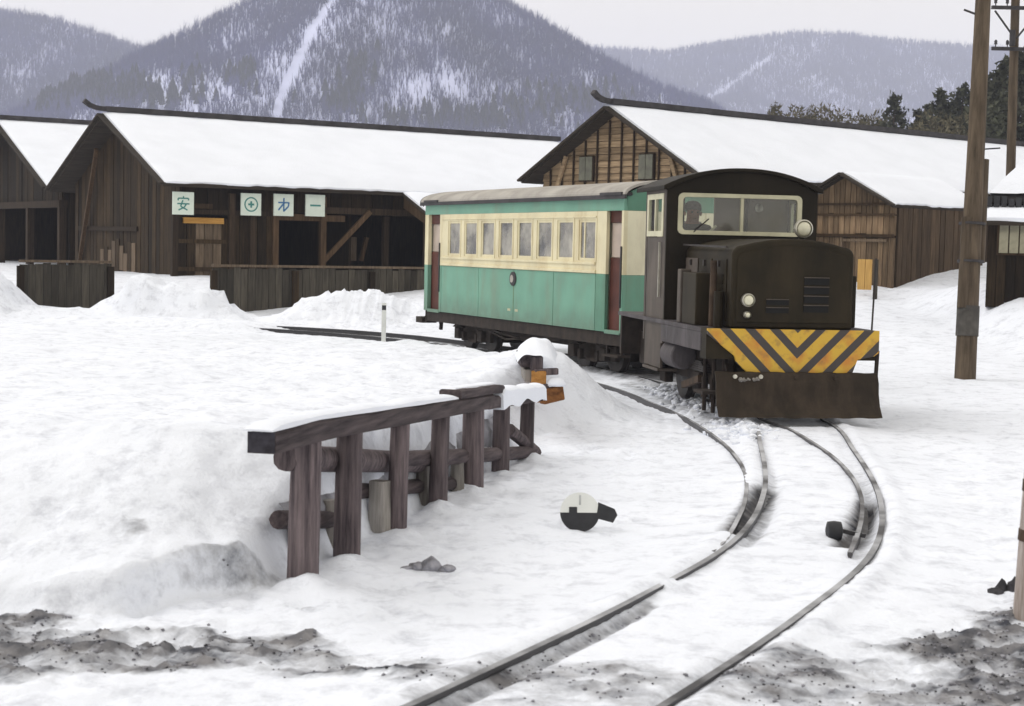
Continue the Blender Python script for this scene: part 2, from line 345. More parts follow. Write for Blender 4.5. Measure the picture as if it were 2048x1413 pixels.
def chevron():
    m, n, l, b = newmat('hazard_stripes')
    tc = n.new('ShaderNodeTexCoord'); sp = n.new('ShaderNodeSeparateXYZ'); l.new(tc.outputs['Object'], sp.inputs[0])
    a = n.new('ShaderNodeMath'); a.operation = 'ABSOLUTE'
    sh = n.new('ShaderNodeMath'); sh.operation = 'ADD'; sh.inputs[1].default_value = -0.035
    l.new(sp.outputs['X'], sh.inputs[0]); l.new(sh.outputs[0], a.inputs[0])
    s1 = n.new('ShaderNodeMath'); s1.operation = 'SUBTRACT'; l.new(sp.outputs['Z'], s1.inputs[0]); l.new(a.outputs[0], s1.inputs[1])
    m1 = n.new('ShaderNodeMath'); m1.operation = 'MULTIPLY_ADD'; m1.inputs[1].default_value = 1/0.252; m1.inputs[2].default_value = CH_OFF
    l.new(s1.outputs[0], m1.inputs[0])
    fr = n.new('ShaderNodeMath'); fr.operation = 'FRACT'; l.new(m1.outputs[0], fr.inputs[0])
    gt = n.new('ShaderNodeMath'); gt.operation = 'GREATER_THAN'; gt.inputs[1].default_value = 0.42; l.new(fr.outputs[0], gt.inputs[0])
    no = n.new('ShaderNodeTexNoise'); no.inputs['Scale'].default_value = 4.2; no.inputs['Detail'].default_value = 7
    l.new(tc.outputs['Object'], no.inputs['Vector'])
    r = n.new('ShaderNodeValToRGB'); r.color_ramp.elements[0].position = 0.32; r.color_ramp.elements[1].position = 0.52
    r.color_ramp.elements[0].color = (0.50, 0.19, 0.025, 1); r.color_ramp.elements[1].color = (0.58, 0.36, 0.035, 1)
    l.new(no.outputs['Fac'], r.inputs['Fac'])
    n2 = n.new('ShaderNodeTexNoise'); n2.inputs['Scale'].default_value = 11; n2.inputs['Detail'].default_value = 8
    l.new(tc.outputs['Object'], n2.inputs['Vector'])
    r2 = n.new('ShaderNodeValToRGB'); r2.color_ramp.elements[0].position = 0.52; r2.color_ramp.elements[1].position = 0.74
    r2.color_ramp.elements[1].color = (0.7, 0.7, 0.7, 1); l.new(n2.outputs['Fac'], r2.inputs['Fac'])
    w = n.new('ShaderNodeMix'); w.data_type = 'RGBA'; w.inputs['B'].default_value = (0.16, 0.09, 0.045, 1)
    l.new(r2.outputs['Color'], w.inputs['Factor']); l.new(r.outputs['Color'], w.inputs['A'])
    mix = n.new('ShaderNodeMix'); mix.data_type = 'RGBA'; mix.inputs['A'].default_value = (0.045, 0.038, 0.036, 1)
    l.new(gt.outputs[0], mix.inputs['Factor']); l.new(w.outputs['Result'], mix.inputs['B'])
    l.new(mix.outputs['Result'], b.inputs['Base Color']); b.inputs['Roughness'].default_value = 0.6
    return m
CH_OFF = 0.134
M['stripes'] = chevron()
def dusted(name, col, amount):                               # steel or timber with powder snow lying on what faces up
    m, n, l, b = newmat(name)
    ge = n.new('ShaderNodeNewGeometry'); sp = n.new('ShaderNodeSeparateXYZ'); l.new(ge.outputs['Normal'], sp.inputs[0])
    tc = n.new('ShaderNodeTexCoord'); no = n.new('ShaderNodeTexNoise'); no.inputs['Scale'].default_value = 1.6; no.inputs['Detail'].default_value = 5
    l.new(tc.outputs['Object'], no.inputs['Vector'])
    a = n.new('ShaderNodeMath'); a.operation = 'MULTIPLY_ADD'; a.inputs[1].default_value = 1.3; l.new(no.outputs['Fac'], a.inputs[0]); l.new(sp.outputs['Z'], a.inputs[2])
    mr = n.new('ShaderNodeMapRange'); mr.inputs['From Min'].default_value = 1.62-amount; mr.inputs['From Max'].default_value = 1.92-amount; l.new(a.outputs[0], mr.inputs['Value'])
    mix = n.new('ShaderNodeMix'); mix.data_type = 'RGBA'; mix.inputs['A'].default_value = tuple(col)+(1,); mix.inputs['B'].default_value = (0.42, 0.43, 0.46, 1)
    l.new(mr.outputs[0], mix.inputs['Factor']); l.new(mix.outputs['Result'], b.inputs['Base Color']); b.inputs['Roughness'].default_value = 0.6
    return m
M['rail'] = dusted('rail_steel', (0.035, 0.034, 0.038), 0.16)
M['switch'] = dusted('switch_steel', (0.06, 0.058, 0.062), 0.12)
M['bank'] = simple('bank_ice', (0.26, 0.26, 0.29), 0.9, 0.65, 5, 0.6)
M['hillsnow'] = simple('hill_snow', (0.66, 0.70, 0.94), 0.9, 0.08, 0.02, 0)  # snow tinted with the blue cast of distance
HAZE = 0.00045
# ------------------------------------------------------------------ the track's plan
def smooth_path(pts, n=40):
    P = [np.array(p, float) for p in pts]; P = [2*P[0]-P[1]]+P+[2*P[-1]-P[-2]]; out = []
    for i in range(1, len(P)-2):
        for k in range(n):
            t = k/n; a, b, c, d = P[i-1:i+3]
            out.append(0.5*((2*b)+(-a+c)*t+(2*a-5*b+4*c-d)*t*t+(-a+3*b-3*c+d)*t**3))
    out.append(P[-2]); return np.array(out)
TRACK = smooth_path([(-1.55, 2.6), (-0.68, 4.35), (0.13, 5.85), (0.985, 7.55), (1.70, 9.25), (2.185, 11.3), (2.55, 13.9), (2.76, 16.1),
                     (2.50, 18.9), (2.08, 21.4), (1.05, 24.2), (-0.30, 26.6), (-1.75, 28.4), (-3.55, 29.75), (-5.6, 30.6), (-8.0, 31.2)], 14)
def offset(path, d):
    t = np.gradient(path, axis=0); t /= np.linalg.norm(t, axis=1)[:, None]
    return path + np.stack([t[:, 1], -t[:, 0]], 1)*d       # positive d: right of the direction of travel away
def track_coords(X, Y, path):                             # distance (signed, right positive) and arc index
    sh = X.shape; x, y = X.ravel(), Y.ravel(); best = np.full(x.shape, 1e9); idx = np.zeros(x.shape, int)
    for i, p in enumerate(path):
        d = (x-p[0])**2+(y-p[1])**2; m = d < best; best[m] = d[m]; idx[m] = i
    t = np.gradient(path, axis=0); t /= np.linalg.norm(t, axis=1)[:, None]
    dx, dy = x-path[idx, 0], y-path[idx, 1]
    side = dx*t[idx, 1]-dy*t[idx, 0]
    dist = np.hypot(dx, dy)
    return np.where(np.abs(side) < 1e-9, 0, np.sign(side)).reshape(sh)*np.minimum(dist, np.maximum(np.abs(side), dist)).reshape(sh), idx.reshape(sh)
RAIL_TOP = 0.055
BLADE_L = [(1165, 757), (1235, 777), (1300, 803), (1360, 829), (1410, 858), (1450, 888), (1478, 920), (1492, 955), (1490, 1000), (1474, 1040), (1452, 1076), (1424, 1101)]
BLADE_R = [(1500, 830), (1570, 853), (1620, 880), (1670, 915), (1705, 953), (1722, 990), (1724, 1026), (1717, 1062), (1700, 1104)]

# ------------------------------------------------------------------ terrain
def fence_x(y): return -1.0+0.221*(y-8.05)
def bump(X, Y, cx, cy, rx, ry, h, rot=0.0):
    c, s = math.cos(rot), math.sin(rot); dx, dy = X-cx, Y-cy
    u, v = (dx*c+dy*s)/rx, (-dx*s+dy*c)/ry
    return h*np.exp(-(u*u+v*v))
def terrain(X, Y):
    sd, idx = track_coords(X, Y, TRACK); dist = np.abs(sd)
    big = fbm(X*0.35, Y*0.35, 3); med = fbm(X*1.4+5, Y*1.4, 4); fine = fbm(X*5.5, Y*5.5+3, 4, 0.6)
    clear = ss(0.65, 1.5, dist)
    # left bank behind the timber edge
    d = fence_x(Y)-X
    near = ss(0.12, 0.30, d+0.05*med)
    far = ss(np.interp(Y, [14.9, 16.4], [2.45, 1.25]), np.interp(Y, [14.9, 16.4], [3.1, 2.6]), dist)*ss(0.0, 0.5, -sd)
    e = np.where(Y < 13.0, near, 0) ; t = ss(13.0, 14.6, Y); e = np.where(Y < 13.0, near, near*(1-t)+far*t)
    yb = 7.30+0.62*ss(-1.9, -1.05, X)+0.10*med
    wallf = ss(0.0, 0.10, Y-yb)
    f = wallf*0.36*ss(-3.2, -1.3, X)+ss(0.0, 1.5, Y-yb)*(1-0.36*ss(-3.2, -1.3, X))
    pl = np.interp(Y, [0, 7, 9, 10.5, 13, 14.6, 16, 20, 27, 31, 60], [0.66, 0.64, 0.66, 0.58, 0.44, 0.45, 0.50, 0.40, 0.13, 0.16, 0.16])
    z = pl*e*f
    z = z+0.05*big*e*f+0.035*med*e*f
    # the wheel-rutted foreground road and the right side
    z = z+0.03*big*clear+0.018*med*(0.35+0.65*clear)+0.011*fine*(0.5+0.5*clear)
    # heap behind the timber pile
    z = z+bump(X, Y, 0.42, 16.8, 0.62, 0.9, 0.26)*clear
    pit = np.clip(fbm(X*3.7+1, Y*2.9+6, 3, 0.6)-0.14, 0, 0.5)
    z = z-0.055*pit*(0.25+0.75*clear)*(1-0.5*(e*f))*(1-ss(20, 26, Y))+0.02*np.clip(fbm(X*7+1, Y*6, 3, 0.6), -0.1, 1)*clear*(1-ss(14, 20, Y))
    for ppx, py_ in ((612, 8.05), (700, 8.67), (800, 9.59), (882, 10.5), (950, 11.4), (1006, 12.25), (1057, 13.15)):
        z = z+bump(X, Y, (ppx-1024)/FPX*py_+0.03, py_-0.06, 0.13, 0.13, 0.045)*(1+2*med)
    gd = onground(1160, 1050, 0.02); z = z-bump(X, Y, gd.x, gd.y+0.06, 0.12, 0.06, 0.010)+bump(X, Y, gd.x-0.02, gd.y-0.10, 0.16, 0.07, 0.012)
    # rise to the sheds
    z = z+0.72*ss(33.5, 39, Y)+0.62*ss(23.5, 34.5, Y)*ss(3.2, 7.0, X)+0.10*ss(33, 39, Y)*ss(7.2, 9.5, X)+0.62*ss(8.0, 9.4, X)*ss(25, 30, Y)*(1-0.8*ss(33, 36, Y))
    # ploughed heaps along the board fence
    lump = np.clip(fbm(X*0.9+3, Y*0.9+8, 4, 0.6)+0.25, 0, 2)
    rough = fbm(X*3.1, Y*3.1+4, 4, 0.65)
    band = ss(29.8, 31.9, Y)*(1-ss(32.8, 34.0, Y))
    left = 1-ss(-5.5, -4.9, X)
    z = z+band*left*(0.50+0.45*lump+0.20*rough)*np.interp(X, [-12, -9.95, -9.6, -8.3, -7.85, -6.05, -5.65, -5.3], [1.0, 1.0, 0.25, 0.2, 0.95, 0.95, 0.4, 0.15])
    z = z+band*0.10*rough*(1-ss(-2.5, -1.5, X))
    z = z+(0.60*np.exp(-(((X+3.45)/1.15)**2)**1.4)*np.exp(-(((Y-32.6)/0.85)**2))+bump(X, Y, -1.5, 32.6, 1.3, 0.7, 0.40))*(1+0.2*med)
    z = z+0.12*ss(28.5, 31, Y)*(1-ss(0, 3, X))
    # far land
    z = z+ss(60, 400, Y)*(1.0+3*fbm(X*0.01, Y*0.01, 3))
    # ---- track bed
    vis = fbm(idx*0.11+4, idx*0.0, 2)
    flat = 1-ss(0.62, 1.05, dist)
    z = z*(1-flat)+flat*(0.028+0.016*med+0.007*fine+0.07*ss(26.5, 30.5, TRACK[idx, 1])-0.05*ss(25.5, 27, TRACK[idx, 1]))
    yc = TRACK[idx, 1]
    trough_dark = np.zeros_like(X)  # darkening along the inner side of the rails
    for sgn in (-1, 1):
        r = sd-sgn*0.393                                   # from the rail
        inside = -r*sgn                                    # positive towards the gauge
        trough = np.exp(-((inside-0.07)/0.045)**2)
        show = np.interp(yc, [0, 5.2, 6.0, 7.4, 7.9, 8.4, 8.9, 9.4, 12, 13, 16, 40] if sgn < 0 else
                         [0, 5.4, 6.3, 6.8, 7.3, 8.3, 8.9, 10.5, 12, 13, 16, 40],
                         [0.5, 0.6, 1.0, 1.0, 0.08, 0.45, 0.22, 0.9, 0.7, 0.5, 0.4, 0.3] if sgn < 0 else
                         [0.5, 0.5, 1.0, 0.8, 0.15, 0.10, 0.5, 1.0, 0.7, 0.5, 0.4, 0.3])
        z = z-0.055*trough*show*(0.8+0.5*med); trough_dark = np.maximum(trough_dark, 0.66*np.exp(-((inside-0.05)/0.05)**2)*ss(0.25, 0.8, show)*np.where(Y < 9.2, 1.0, 0.72)*(Y < 16.4))
        out = np.exp(-((inside+0.10)/0.07)**2)
        show = np.maximum(show, ss(25, 26.5, yc)); out = out*(1-0.9*ss(25, 26.5, yc))
        z = z+0.034*out+0.022*np.exp(-((inside-0.07)/0.06)**2)*(1-show)
        cover = np.exp(-(r/0.06)**2)*(1-ss(0.0, 0.18, show))
        z = z+0.05*cover
    bury = (1-ss(-5.2, -4.0, TRACK[idx, 0]))*(1-ss(0.5, 1.0, dist)); z = z+0.16*bury
    dirt_shade = trough_dark  # trodden grime plus shade painted on the bank face and left slope
    # black slots by the points
    for (pts, w, dep) in (([(1530, 985), (1500, 1035), (1466, 1075)], 0.075, 0.06), ([(1738, 1010), (1715, 1060), (1690, 1098)], 0.07, 0.07)):
        g = np.array([onground(*p)[:2] for p in pts])
        g = np.concatenate([g[:-1]+(g[1:]-g[:-1])*k/25 for k in range(25)]+[g[-1:]])
        dd = np.min([np.hypot(X-p[0], Y-p[1]) for p in g], axis=0)
        z = z-dep*np.exp(-(dd/w)**2); dirt_shade = np.maximum(dirt_shade, 1.05*np.exp(-(dd/(w*1.35))**2))
    g = onground(1505, 1075); dirt_shade = np.maximum(dirt_shade, 0.62*np.exp(-((X-g.x)/0.13)**2-((Y-g.y)/0.13)**2))
    # ---- trodden, dirty snow of the crossing
    n1 = fbm(X*1.6, Y*2.6+1, 5, 0.6); n2 = fbm(X*4.5+2, Y*6.5, 4, 0.6)
    lb = np.array([[-9, 7.25], [-2.6, 7.25], [-1.75, 7.20], [-1.2, 7.05], [-0.85, 6.92], [-0.4, 6.72], [0.1, 6.4]])
    lo = np.array([[-9, 5.6], [-2.0, 6.05], [-1.5, 6.35], [-1.05, 6.45], [-0.55, 6.42], [-0.2, 6.3], [0.1, 6.3]])
    up_, dn_ = np.interp(X, lb[:, 0], lb[:, 1]), np.interp(X, lo[:, 0], lo[:, 1])
    mL = ss(0.0, 0.30, up_+0.12-Y+0.25*n1)*ss(0.0, 0.3, Y-dn_+0.18+0.2*n1)*(X < 0.12)
    rb = np.array([[0.2, 6.55], [0.6, 6.75], [1.2, 7.1], [1.7, 7.35], [2.1, 7.75], [2.5, 8.35], [9, 9.5]])
    mR = ss(0.0, 0.5, np.interp(X, rb[:, 0], rb[:, 1])-Y+0.25*n1)*ss(0.2, 0.9, X)
    mR = mR*(0.80+0.20*ss(1.2, 2.2, X))
    mB = ss(-0.5, 0.0, X+0.2)*0.55*ss(0, 0.3, 6.75-Y)*ss(0, 0.3, Y-5.7)
    dm = np.maximum(np.maximum(mL*0.84, mR*0.92), mB)
    lumps = np.clip(n1*0.9+n2*0.6, -0.6, 0.8)
    dirt_shade = np.maximum(dirt_shade, dm*(0.78+0.72*lumps))
    z = z+dm*(0.032*n2+0.020*n1+0.034*fbm(X*11, Y*13, 3, 0.65))*ss(0.12, 0.35, np.minimum(np.abs(sd-0.393), np.abs(sd+0.393)))
    # painted shadows of snow chunks on the left slope, grey smears by post and train
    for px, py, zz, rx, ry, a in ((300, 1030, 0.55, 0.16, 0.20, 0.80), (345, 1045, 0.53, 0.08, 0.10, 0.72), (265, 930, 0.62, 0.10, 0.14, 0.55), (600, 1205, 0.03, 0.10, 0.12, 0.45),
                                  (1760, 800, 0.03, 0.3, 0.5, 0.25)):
        g = onground(px, py, zz); dirt_shade = np.maximum(dirt_shade, bump(X, Y, g.x, g.y, rx, ry, a)*(1+0.9*n2)); z = z+bump(X, Y, g.x, g.y, rx, ry, 0.05)*n2*1.5-bump(X, Y, g.x, g.y+0.05, rx, ry, 0.03)
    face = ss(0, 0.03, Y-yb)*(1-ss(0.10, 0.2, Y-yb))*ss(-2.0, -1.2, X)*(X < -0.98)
    dirt_shade = np.maximum(dirt_shade, face*0.60)  # shade of the upright bank face painted in as grey
    # darker bed under and just ahead of the train
    bed = (1-ss(0.55, 0.85, dist))*ss(16.4, 17.2, yc)*(1-ss(25.5, 27.5, yc))
    dirt_shade = np.maximum(dirt_shade, bed*(0.62+0.35*n2))
    bed2 = np.exp(-((sd+0.75)/0.22)**2)*ss(15.6, 16.3, yc)*(1-ss(20.5, 22.5, yc))
    dirt_shade = np.maximum(dirt_shade, bed2*(0.55+0.5*n2))
    for px, py, w in ((1470, 838, 0.30), (1420, 812, 0.3)):
        g = onground(px, py); dirt_shade = np.maximum(dirt_shade, bump(X, Y, g.x, g.y, w, w*1.6, 0.35)*(1+n2))
    dirt_shade = np.maximum(dirt_shade, 0.30*np.clip(n1+0.1, 0, 1)*(Y < 9))
    g = onground(1560, 842); hp = bump(X, Y, g.x-0.55, g.y+0.05, 0.55, 0.22, 0.10)+bump(X, Y, g.x+0.35, g.y-0.02, 0.75, 0.14, 0.05); z = z+hp*(1+1.2*fine); dirt_shade = np.maximum(dirt_shade, np.clip(hp*2.6, 0, 0.30)*(1+0.8*n2))
    return z, np.clip(dirt_shade, 0, 1)

def axis_steps(lo, hi, step, dlo, dhi, growth):
    a = list(np.arange(lo, hi, step)); s = step; x = lo; L = []
    while x > dlo: s *= growth; x -= s; L.append(x)
    s = step; x = a[-1]; R = []
    while x < dhi: s *= growth; x += s; R.append(x)
    return np.array(L[::-1]+a+R)
gx = axis_steps(-3.0, 3.4, 0.030, -1500, 1500, 1.035)
gy = axis_steps(5.2, 14.0, 0.034, -60, 3200, 1.010)
GX, GY = np.meshgrid(gx, gy)
GZ, GD = terrain(GX, GY)
def terr(x, y):
    z, _ = terrain(np.array([[float(x)]]), np.array([[float(y)]])); return float(z[0, 0])
def grid_mesh(name, X, Y, Z, m, smooth=True):
    r, c = X.shape; me = bpy.data.meshes.new(name)
    co = np.stack([X, Y, Z], -1).reshape(-1, 3)
    i = np.arange(r*c).reshape(r, c)
    q = np.stack([i[:-1, :-1], i[:-1, 1:], i[1:, 1:], i[1:, :-1]], -1).reshape(-1, 4)
    me.vertices.add(len(co)); me.vertices.foreach_set('co', co.ravel().astype(np.float32))
    me.loops.add(q.size); me.loops.foreach_set('vertex_index', q.ravel().astype(np.int32))
    me.polygons.add(len(q)); me.polygons.foreach_set('loop_start', np.arange(0, q.size, 4).astype(np.int32))
    me.polygons.foreach_set('use_smooth', np.full(len(q), smooth))
    me.update(calc_edges=True); me.materials.append(m)
    o = bpy.data.objects.new(name, me); COL.objects.link(o); return o
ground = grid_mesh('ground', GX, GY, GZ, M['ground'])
tag(ground, 'snow covered yard with trodden dirty patches in front', None, None, 'structure')
da = ground.data.attributes.new('dirt_shade', 'FLOAT', 'POINT'); da.data.foreach_set('value', GD.ravel().astype(np.float32))

# ------------------------------------------------------------------ hills with their winter woods
def tri_mesh(name, V, F, m):
    me = bpy.data.meshes.new(name); me.vertices.add(len(V)); me.vertices.foreach_set('co', V.ravel().astype(np.float32))
    me.loops.add(F.size); me.loops.foreach_set('vertex_index', F.ravel().astype(np.int32))
    me.polygons.add(len(F)); me.polygons.foreach_set('loop_start', np.arange(0, F.size, 3).astype(np.int32))
    me.update(calc_edges=True); me.materials.append(m)
    o = bpy.data.objects.new(name, me); COL.objects.link(o); return o
def hill(name, sil, Y0, depth_front, depth_back, label, rough=4.0, nx=220, ny=120):
    P = [at(px, py, Y0) for px, py in sil]
    xs, zs = np.array([p.x for p in P]), np.array([p.z for p in P])
    x = np.linspace(xs[0], xs[-1], nx); y = np.concatenate([np.linspace(Y0-depth_front, Y0, ny), np.linspace(Y0, Y0+depth_back, 30)[1:]])
    X, Y = np.meshgrid(x, y)
    def hf(X, Y):
        prof = np.interp(X, xs, zs)
        t = np.where(Y <= Y0, (Y-(Y0-depth_front))/depth_front, 1-(Y-Y0)/depth_back)
        sh = np.clip(t, 0, 1); sh = sh**0.9
        gul = fbm(X*0.012+2, Y*0.006, 4)
        z = prof*sh+rough*gul*np.sin(np.clip(t, 0, 1)*math.pi)*1.8
        return z
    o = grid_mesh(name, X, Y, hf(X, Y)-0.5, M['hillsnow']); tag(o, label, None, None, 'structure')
    return hf, (xs[0], xs[-1], Y0-depth_front, Y0)
def woods(name, hf, ext, n, m, label, hgt=(5, 9), blades=5, dens=None, wid=0.30, kind='bare', seed=1):
    r = np.random.default_rng(seed)
    x = r.uniform(ext[0], ext[1], n); y = r.uniform(ext[2], ext[3]+8, n)
    keep = np.ones(n, bool) if dens is None else r.uniform(0, 1, n) < dens(x, y, hf(x, y))
    x, y = x[keep], y[keep]; z = hf(x, y)-0.8; n = len(x)
    h = r.uniform(*hgt, n)*(0.8+0.4*r.random(n)); V = []
    if kind == 'bare':
        for k in range(blades):
            a = r.uniform(0, 2*np.pi, n); t0 = 0 if k == 0 else r.uniform(0.1, 0.45, n)
            sp = 0 if k == 0 else h*r.uniform(0.12, 0.30, n)
            w = wid*r.uniform(0.6, 1.4, n); b = r.uniform(0, 2*np.pi, n)
            bx, by, bz = x, y, z+h*t0
            tx, ty, tz = x+np.cos(a)*sp, y+np.sin(a)*sp, z+h*(1 if k == 0 else r.uniform(0.65, 1.0, n))
            V.append(np.stack([np.stack([bx-np.cos(b)*w/2, by-np.sin(b)*w/2, bz], 1), np.stack([bx+np.cos(b)*w/2, by+np.sin(b)*w/2, bz], 1), np.stack([tx, ty, tz], 1)], 1))
    else:
        for k in range(4):
            zz = z+h*(0.08+0.22*k); ww = h*(0.26-0.055*k)
            for q in range(3):
                a = r.uniform(0, 2*np.pi, n)
                V.append(np.stack([np.stack([x-np.cos(a)*ww, y-np.sin(a)*ww, zz-0.04*h], 1), np.stack([x+np.cos(a)*ww, y+np.sin(a)*ww, zz], 1),
                                   np.stack([x, y, np.minimum(zz+h*0.42, z+h)], 1)], 1))
    V = np.concatenate(V, 0).reshape(-1, 3); F = np.arange(len(V)).reshape(-1, 3)
    o = tri_mesh(name, V, F, m); return tag(o, label, None, None, 'stuff')

def seg_dist(px, py, pts):
    best = np.full(px.shape, 1e9)
    for (ax, ay), (bx, by) in zip(pts[:-1], pts[1:]):
        vx, vy = bx-ax, by-ay; t = np.clip(((px-ax)*vx+(py-ay)*vy)/(vx*vx+vy*vy), 0, 1)
        best = np.minimum(best, np.hypot(px-ax-t*vx, py-ay-t*vy))
    return best
H1, E1 = hill('mountain', [(-260, 330), (-40, 270), (130, 192), (220, 148), (300, 104), (410, 52), (520, -2), (610, -52), (690, -95), (760, -112), (850, -85), (990, -2), (1075, 46), (1180, 106),
                           (1260, 152), (1330, 184), (1420, 216), (1540, 300), (1640, 380)], 800, 190, 260, 'steep wooded mountain behind the sheds with a white ravine', 5.0, 260, 150)
def elev_px(x, y, z):              # where a slope point lies, used to lay out ravine, meadows and fir stands on the slope
    s = FPX/y; u, v = x*s, -(z-CAM_H)*s
    return 1024+u-(v-213)*ROLL, 493.5+v+u*ROLL
def dens1(x, y, z):
    px, py = elev_px(x, y, z)
    ravine = seg_dist(px, py, [(690, -20), (645, 45), (612, 110), (590, 150), (570, 200), (555, 245)])
    jag = 5*fbm(py*0.05, px*0.0, 3)
    d = 0.36+0.64*ss(-0.40, 0.35, fbm(x*0.035, y*0.02+z*0.02, 4))
    d = d*ss(7, 14, ravine+jag)
    pat = fbm(x*0.06+9, z*0.09, 4, 0.6)
    low = ss(130, 180, py)*(1-ss(228, 245, py))
    meadow = low*np.maximum(ss(250, 300, px)*(1-ss(400, 470, px)), 0.75*ss(700, 760, px)*(1-ss(900, 960, px)))
    d = d*(1-0.86*meadow*ss(-0.35, 0.25, pat+0.10))
    d = d*(1-0.35*low*ss(-0.05, 0.35, pat))
    d = np.maximum(d, (1-ss(0, 14, np.abs(py-(105+(px-300)*-0.497))-2))*(px < 540)*1.0)
    return np.clip(d, 0.0, 1)
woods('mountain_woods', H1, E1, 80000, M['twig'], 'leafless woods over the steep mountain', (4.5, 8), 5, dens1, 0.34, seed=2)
def dens1f(x, y, z):
    px, py = elev_px(x, y, z); d = np.zeros_like(px)
    for cx, cy, rx, ry, a in ((505, 165, 14, 25, .6), (470, 165, 15, 14, .5), (715, 165, 22, 32, .8), (690, 205, 30, 30, .6), (90, 190, 60, 28, .9), (230, 185, 110, 16, .5), (160, 200, 170, 12, .9),
                              (930, 250, 150, 14, .8), (1020, 235, 40, 22, .6), (390, 170, 16, 20, .5), (760, 110, 15, 12, .3), (1130, 210, 80, 20, .4), (350, 200, 14, 18, .4)):
        d = np.maximum(d, a*np.exp(-((px-cx)/rx)**2-((py-cy)/ry)**2))
    return d
woods('mountain_firs', H1, E1, 30000, M['firs'], 'dark fir stands low on the steep mountain', (5, 10), 0, dens1f, 1, 'fir', seed=3)
H2, E2 = hill('hill', [(-420, 90), (-200, 40), (-40, 26), (40, 34), (110, 46), (180, 68), (240, 90), (296, 106), (380, 170), (460, 260), (520, 330)], 1150, 330, 300,
              'wooded hill at the left edge behind the mountain', 8.0)
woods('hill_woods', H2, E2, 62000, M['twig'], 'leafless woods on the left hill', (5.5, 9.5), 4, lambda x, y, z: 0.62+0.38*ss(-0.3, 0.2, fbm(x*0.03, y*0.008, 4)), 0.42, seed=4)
H3, E3 = hill('hill', [(1000, 130), (1080, 100), (1160, 101), (1240, 106), (1330, 110), (1400, 99), (1460, 88), (1530, 78), (1610, 71), (1700, 76), (1780, 86), (1860, 92), (1950, 100), (2050, 108), (2200, 140), (2400, 210)],
              1900, 600, 400, 'long rounded hill fading into haze on the right', 10.0)
def dens3(x, y, z):
    px, py = elev_px(x, y, z)
    sc = seg_dist(px, py, [(1395, 215), (1440, 190), (1470, 170), (1540, 120)])
    return (0.72+0.28*ss(-0.3, 0.2, fbm(x*0.012, y*0.005, 4)))*ss(3, 8, sc)
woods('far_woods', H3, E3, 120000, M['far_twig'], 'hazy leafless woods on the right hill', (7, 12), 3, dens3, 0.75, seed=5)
# ------------------------------------------------------------------ sheds
def roof_slab(mb, L0, L1, y0, z0, y1, z1, th):             # from the ridge (y0,z0) to the eave (y1,z1)
    n = Vector((0, -(z1-z0), (y1-y0))); n = n.normalized()*th
    if n.z > 0: n = -n
    a = [(L0, y0, z0), (L1, y0, z0), (L1, y1, z1), (L0, y1, z1)]
    b = [(x, y+n.y, z+n.z) for x, y, z in a]
    mb.hexa(b, a)
def snow_slab(mb, L0, L1, y0, z0, y1, z1, th, nx=60, ny=14, seed=0, ragged=0.018):
    xs = np.linspace(L0, L1, nx+1); ts = np.linspace(0, 1, ny+1); top = []; bot = []
    for i, x in enumerate(xs):
        for j, t in enumerate(ts):
            o = pn(np.array([x*1.7+seed]), np.array([t*5.0+seed]))[0]
            ex = 1+ragged*(pn(np.array([x*2.1+seed*3]), np.array([0.5]))[0]+0.7*pn(np.array([x*6.1+seed]), np.array([2.5]))[0])/max(0.5, abs(y1-y0))*(t == 1)*4
            ed = min(1, 0.45+min(t*999, (1-t)*9)) * min(1, 0.55+3*min(x-L0, L1-x))
            y = y0+(y1-y0)*t*ex; z = z0+(z1-z0)*t*ex
            top.append((x, y, z+th*ed*(1+0.25*o))); bot.append((x, y, z+0.004))
    m = ny+1; N = len(top); fs = []
    for i in range(nx):
        for j in range(ny):
            a = i*m+j; fs.append((a, a+m, a+m+1, a+1)); fs.append((N+a, N+a+1, N+a+m+1, N+a+m))
    for i in range(nx):
        a = i*m; fs.append((a, N+a, N+a+m, a+m)); a = i*m+ny; fs.append((a, a+m, N+a+m, N+a))
    for j in range(ny):
        fs.append((j, j+1, N+j+1, N+j)); a = nx*m+j; fs.append((a, N+a, N+a+1, a+1))
    mb.add(top+bot, fs)
def ridge_cap(parent, L, z, h=0.09, horn=0.35):
    m = MB(); m.box(0.10, L, -0.10, 0.10, z-0.04, z+h)
    m.build('ridge_cap', M['ridge'], parent)
    m = MB(); pts = [(0.10, z+0.02), (-0.14, z+0.04), (-0.32, z+0.10), (-0.46, z+0.10+horn*0.30)]
    for (a, b), (c, d) in zip(pts[:-1], pts[1:]): m.bar((a, 0, b), (c, 0, d), 0.13, 0.11)
    m.build('ridge_end', M['ridge'], parent)
def gable_boards_v(parent, x, y0, y1, zb, ztop, w, m, name='board', out=-1):
    n = int((y1-y0)/w)
    for i in range(n):
        a, b = y0+i*w+0.008, y0+(i+1)*w-0.008; c = (a+b)/2; jt = random.uniform(0, 0.022)
        mb = MB(); X0, X1 = (-0.03-jt)*1, 0.02
        za, zb_ = ztop(a), ztop(b); lo = zb+random.uniform(-0.03, 0.03)
        mb.hexa([(X0, a-c, 0), (X1, a-c, 0), (X1, b-c, 0), (X0, b-c, 0)], [(X0, a-c, za-lo), (X1, a-c, za-lo), (X1, b-c, zb_-lo), (X0, b-c, zb_-lo)])
        mb.build(name, m, parent, (x, c, lo))
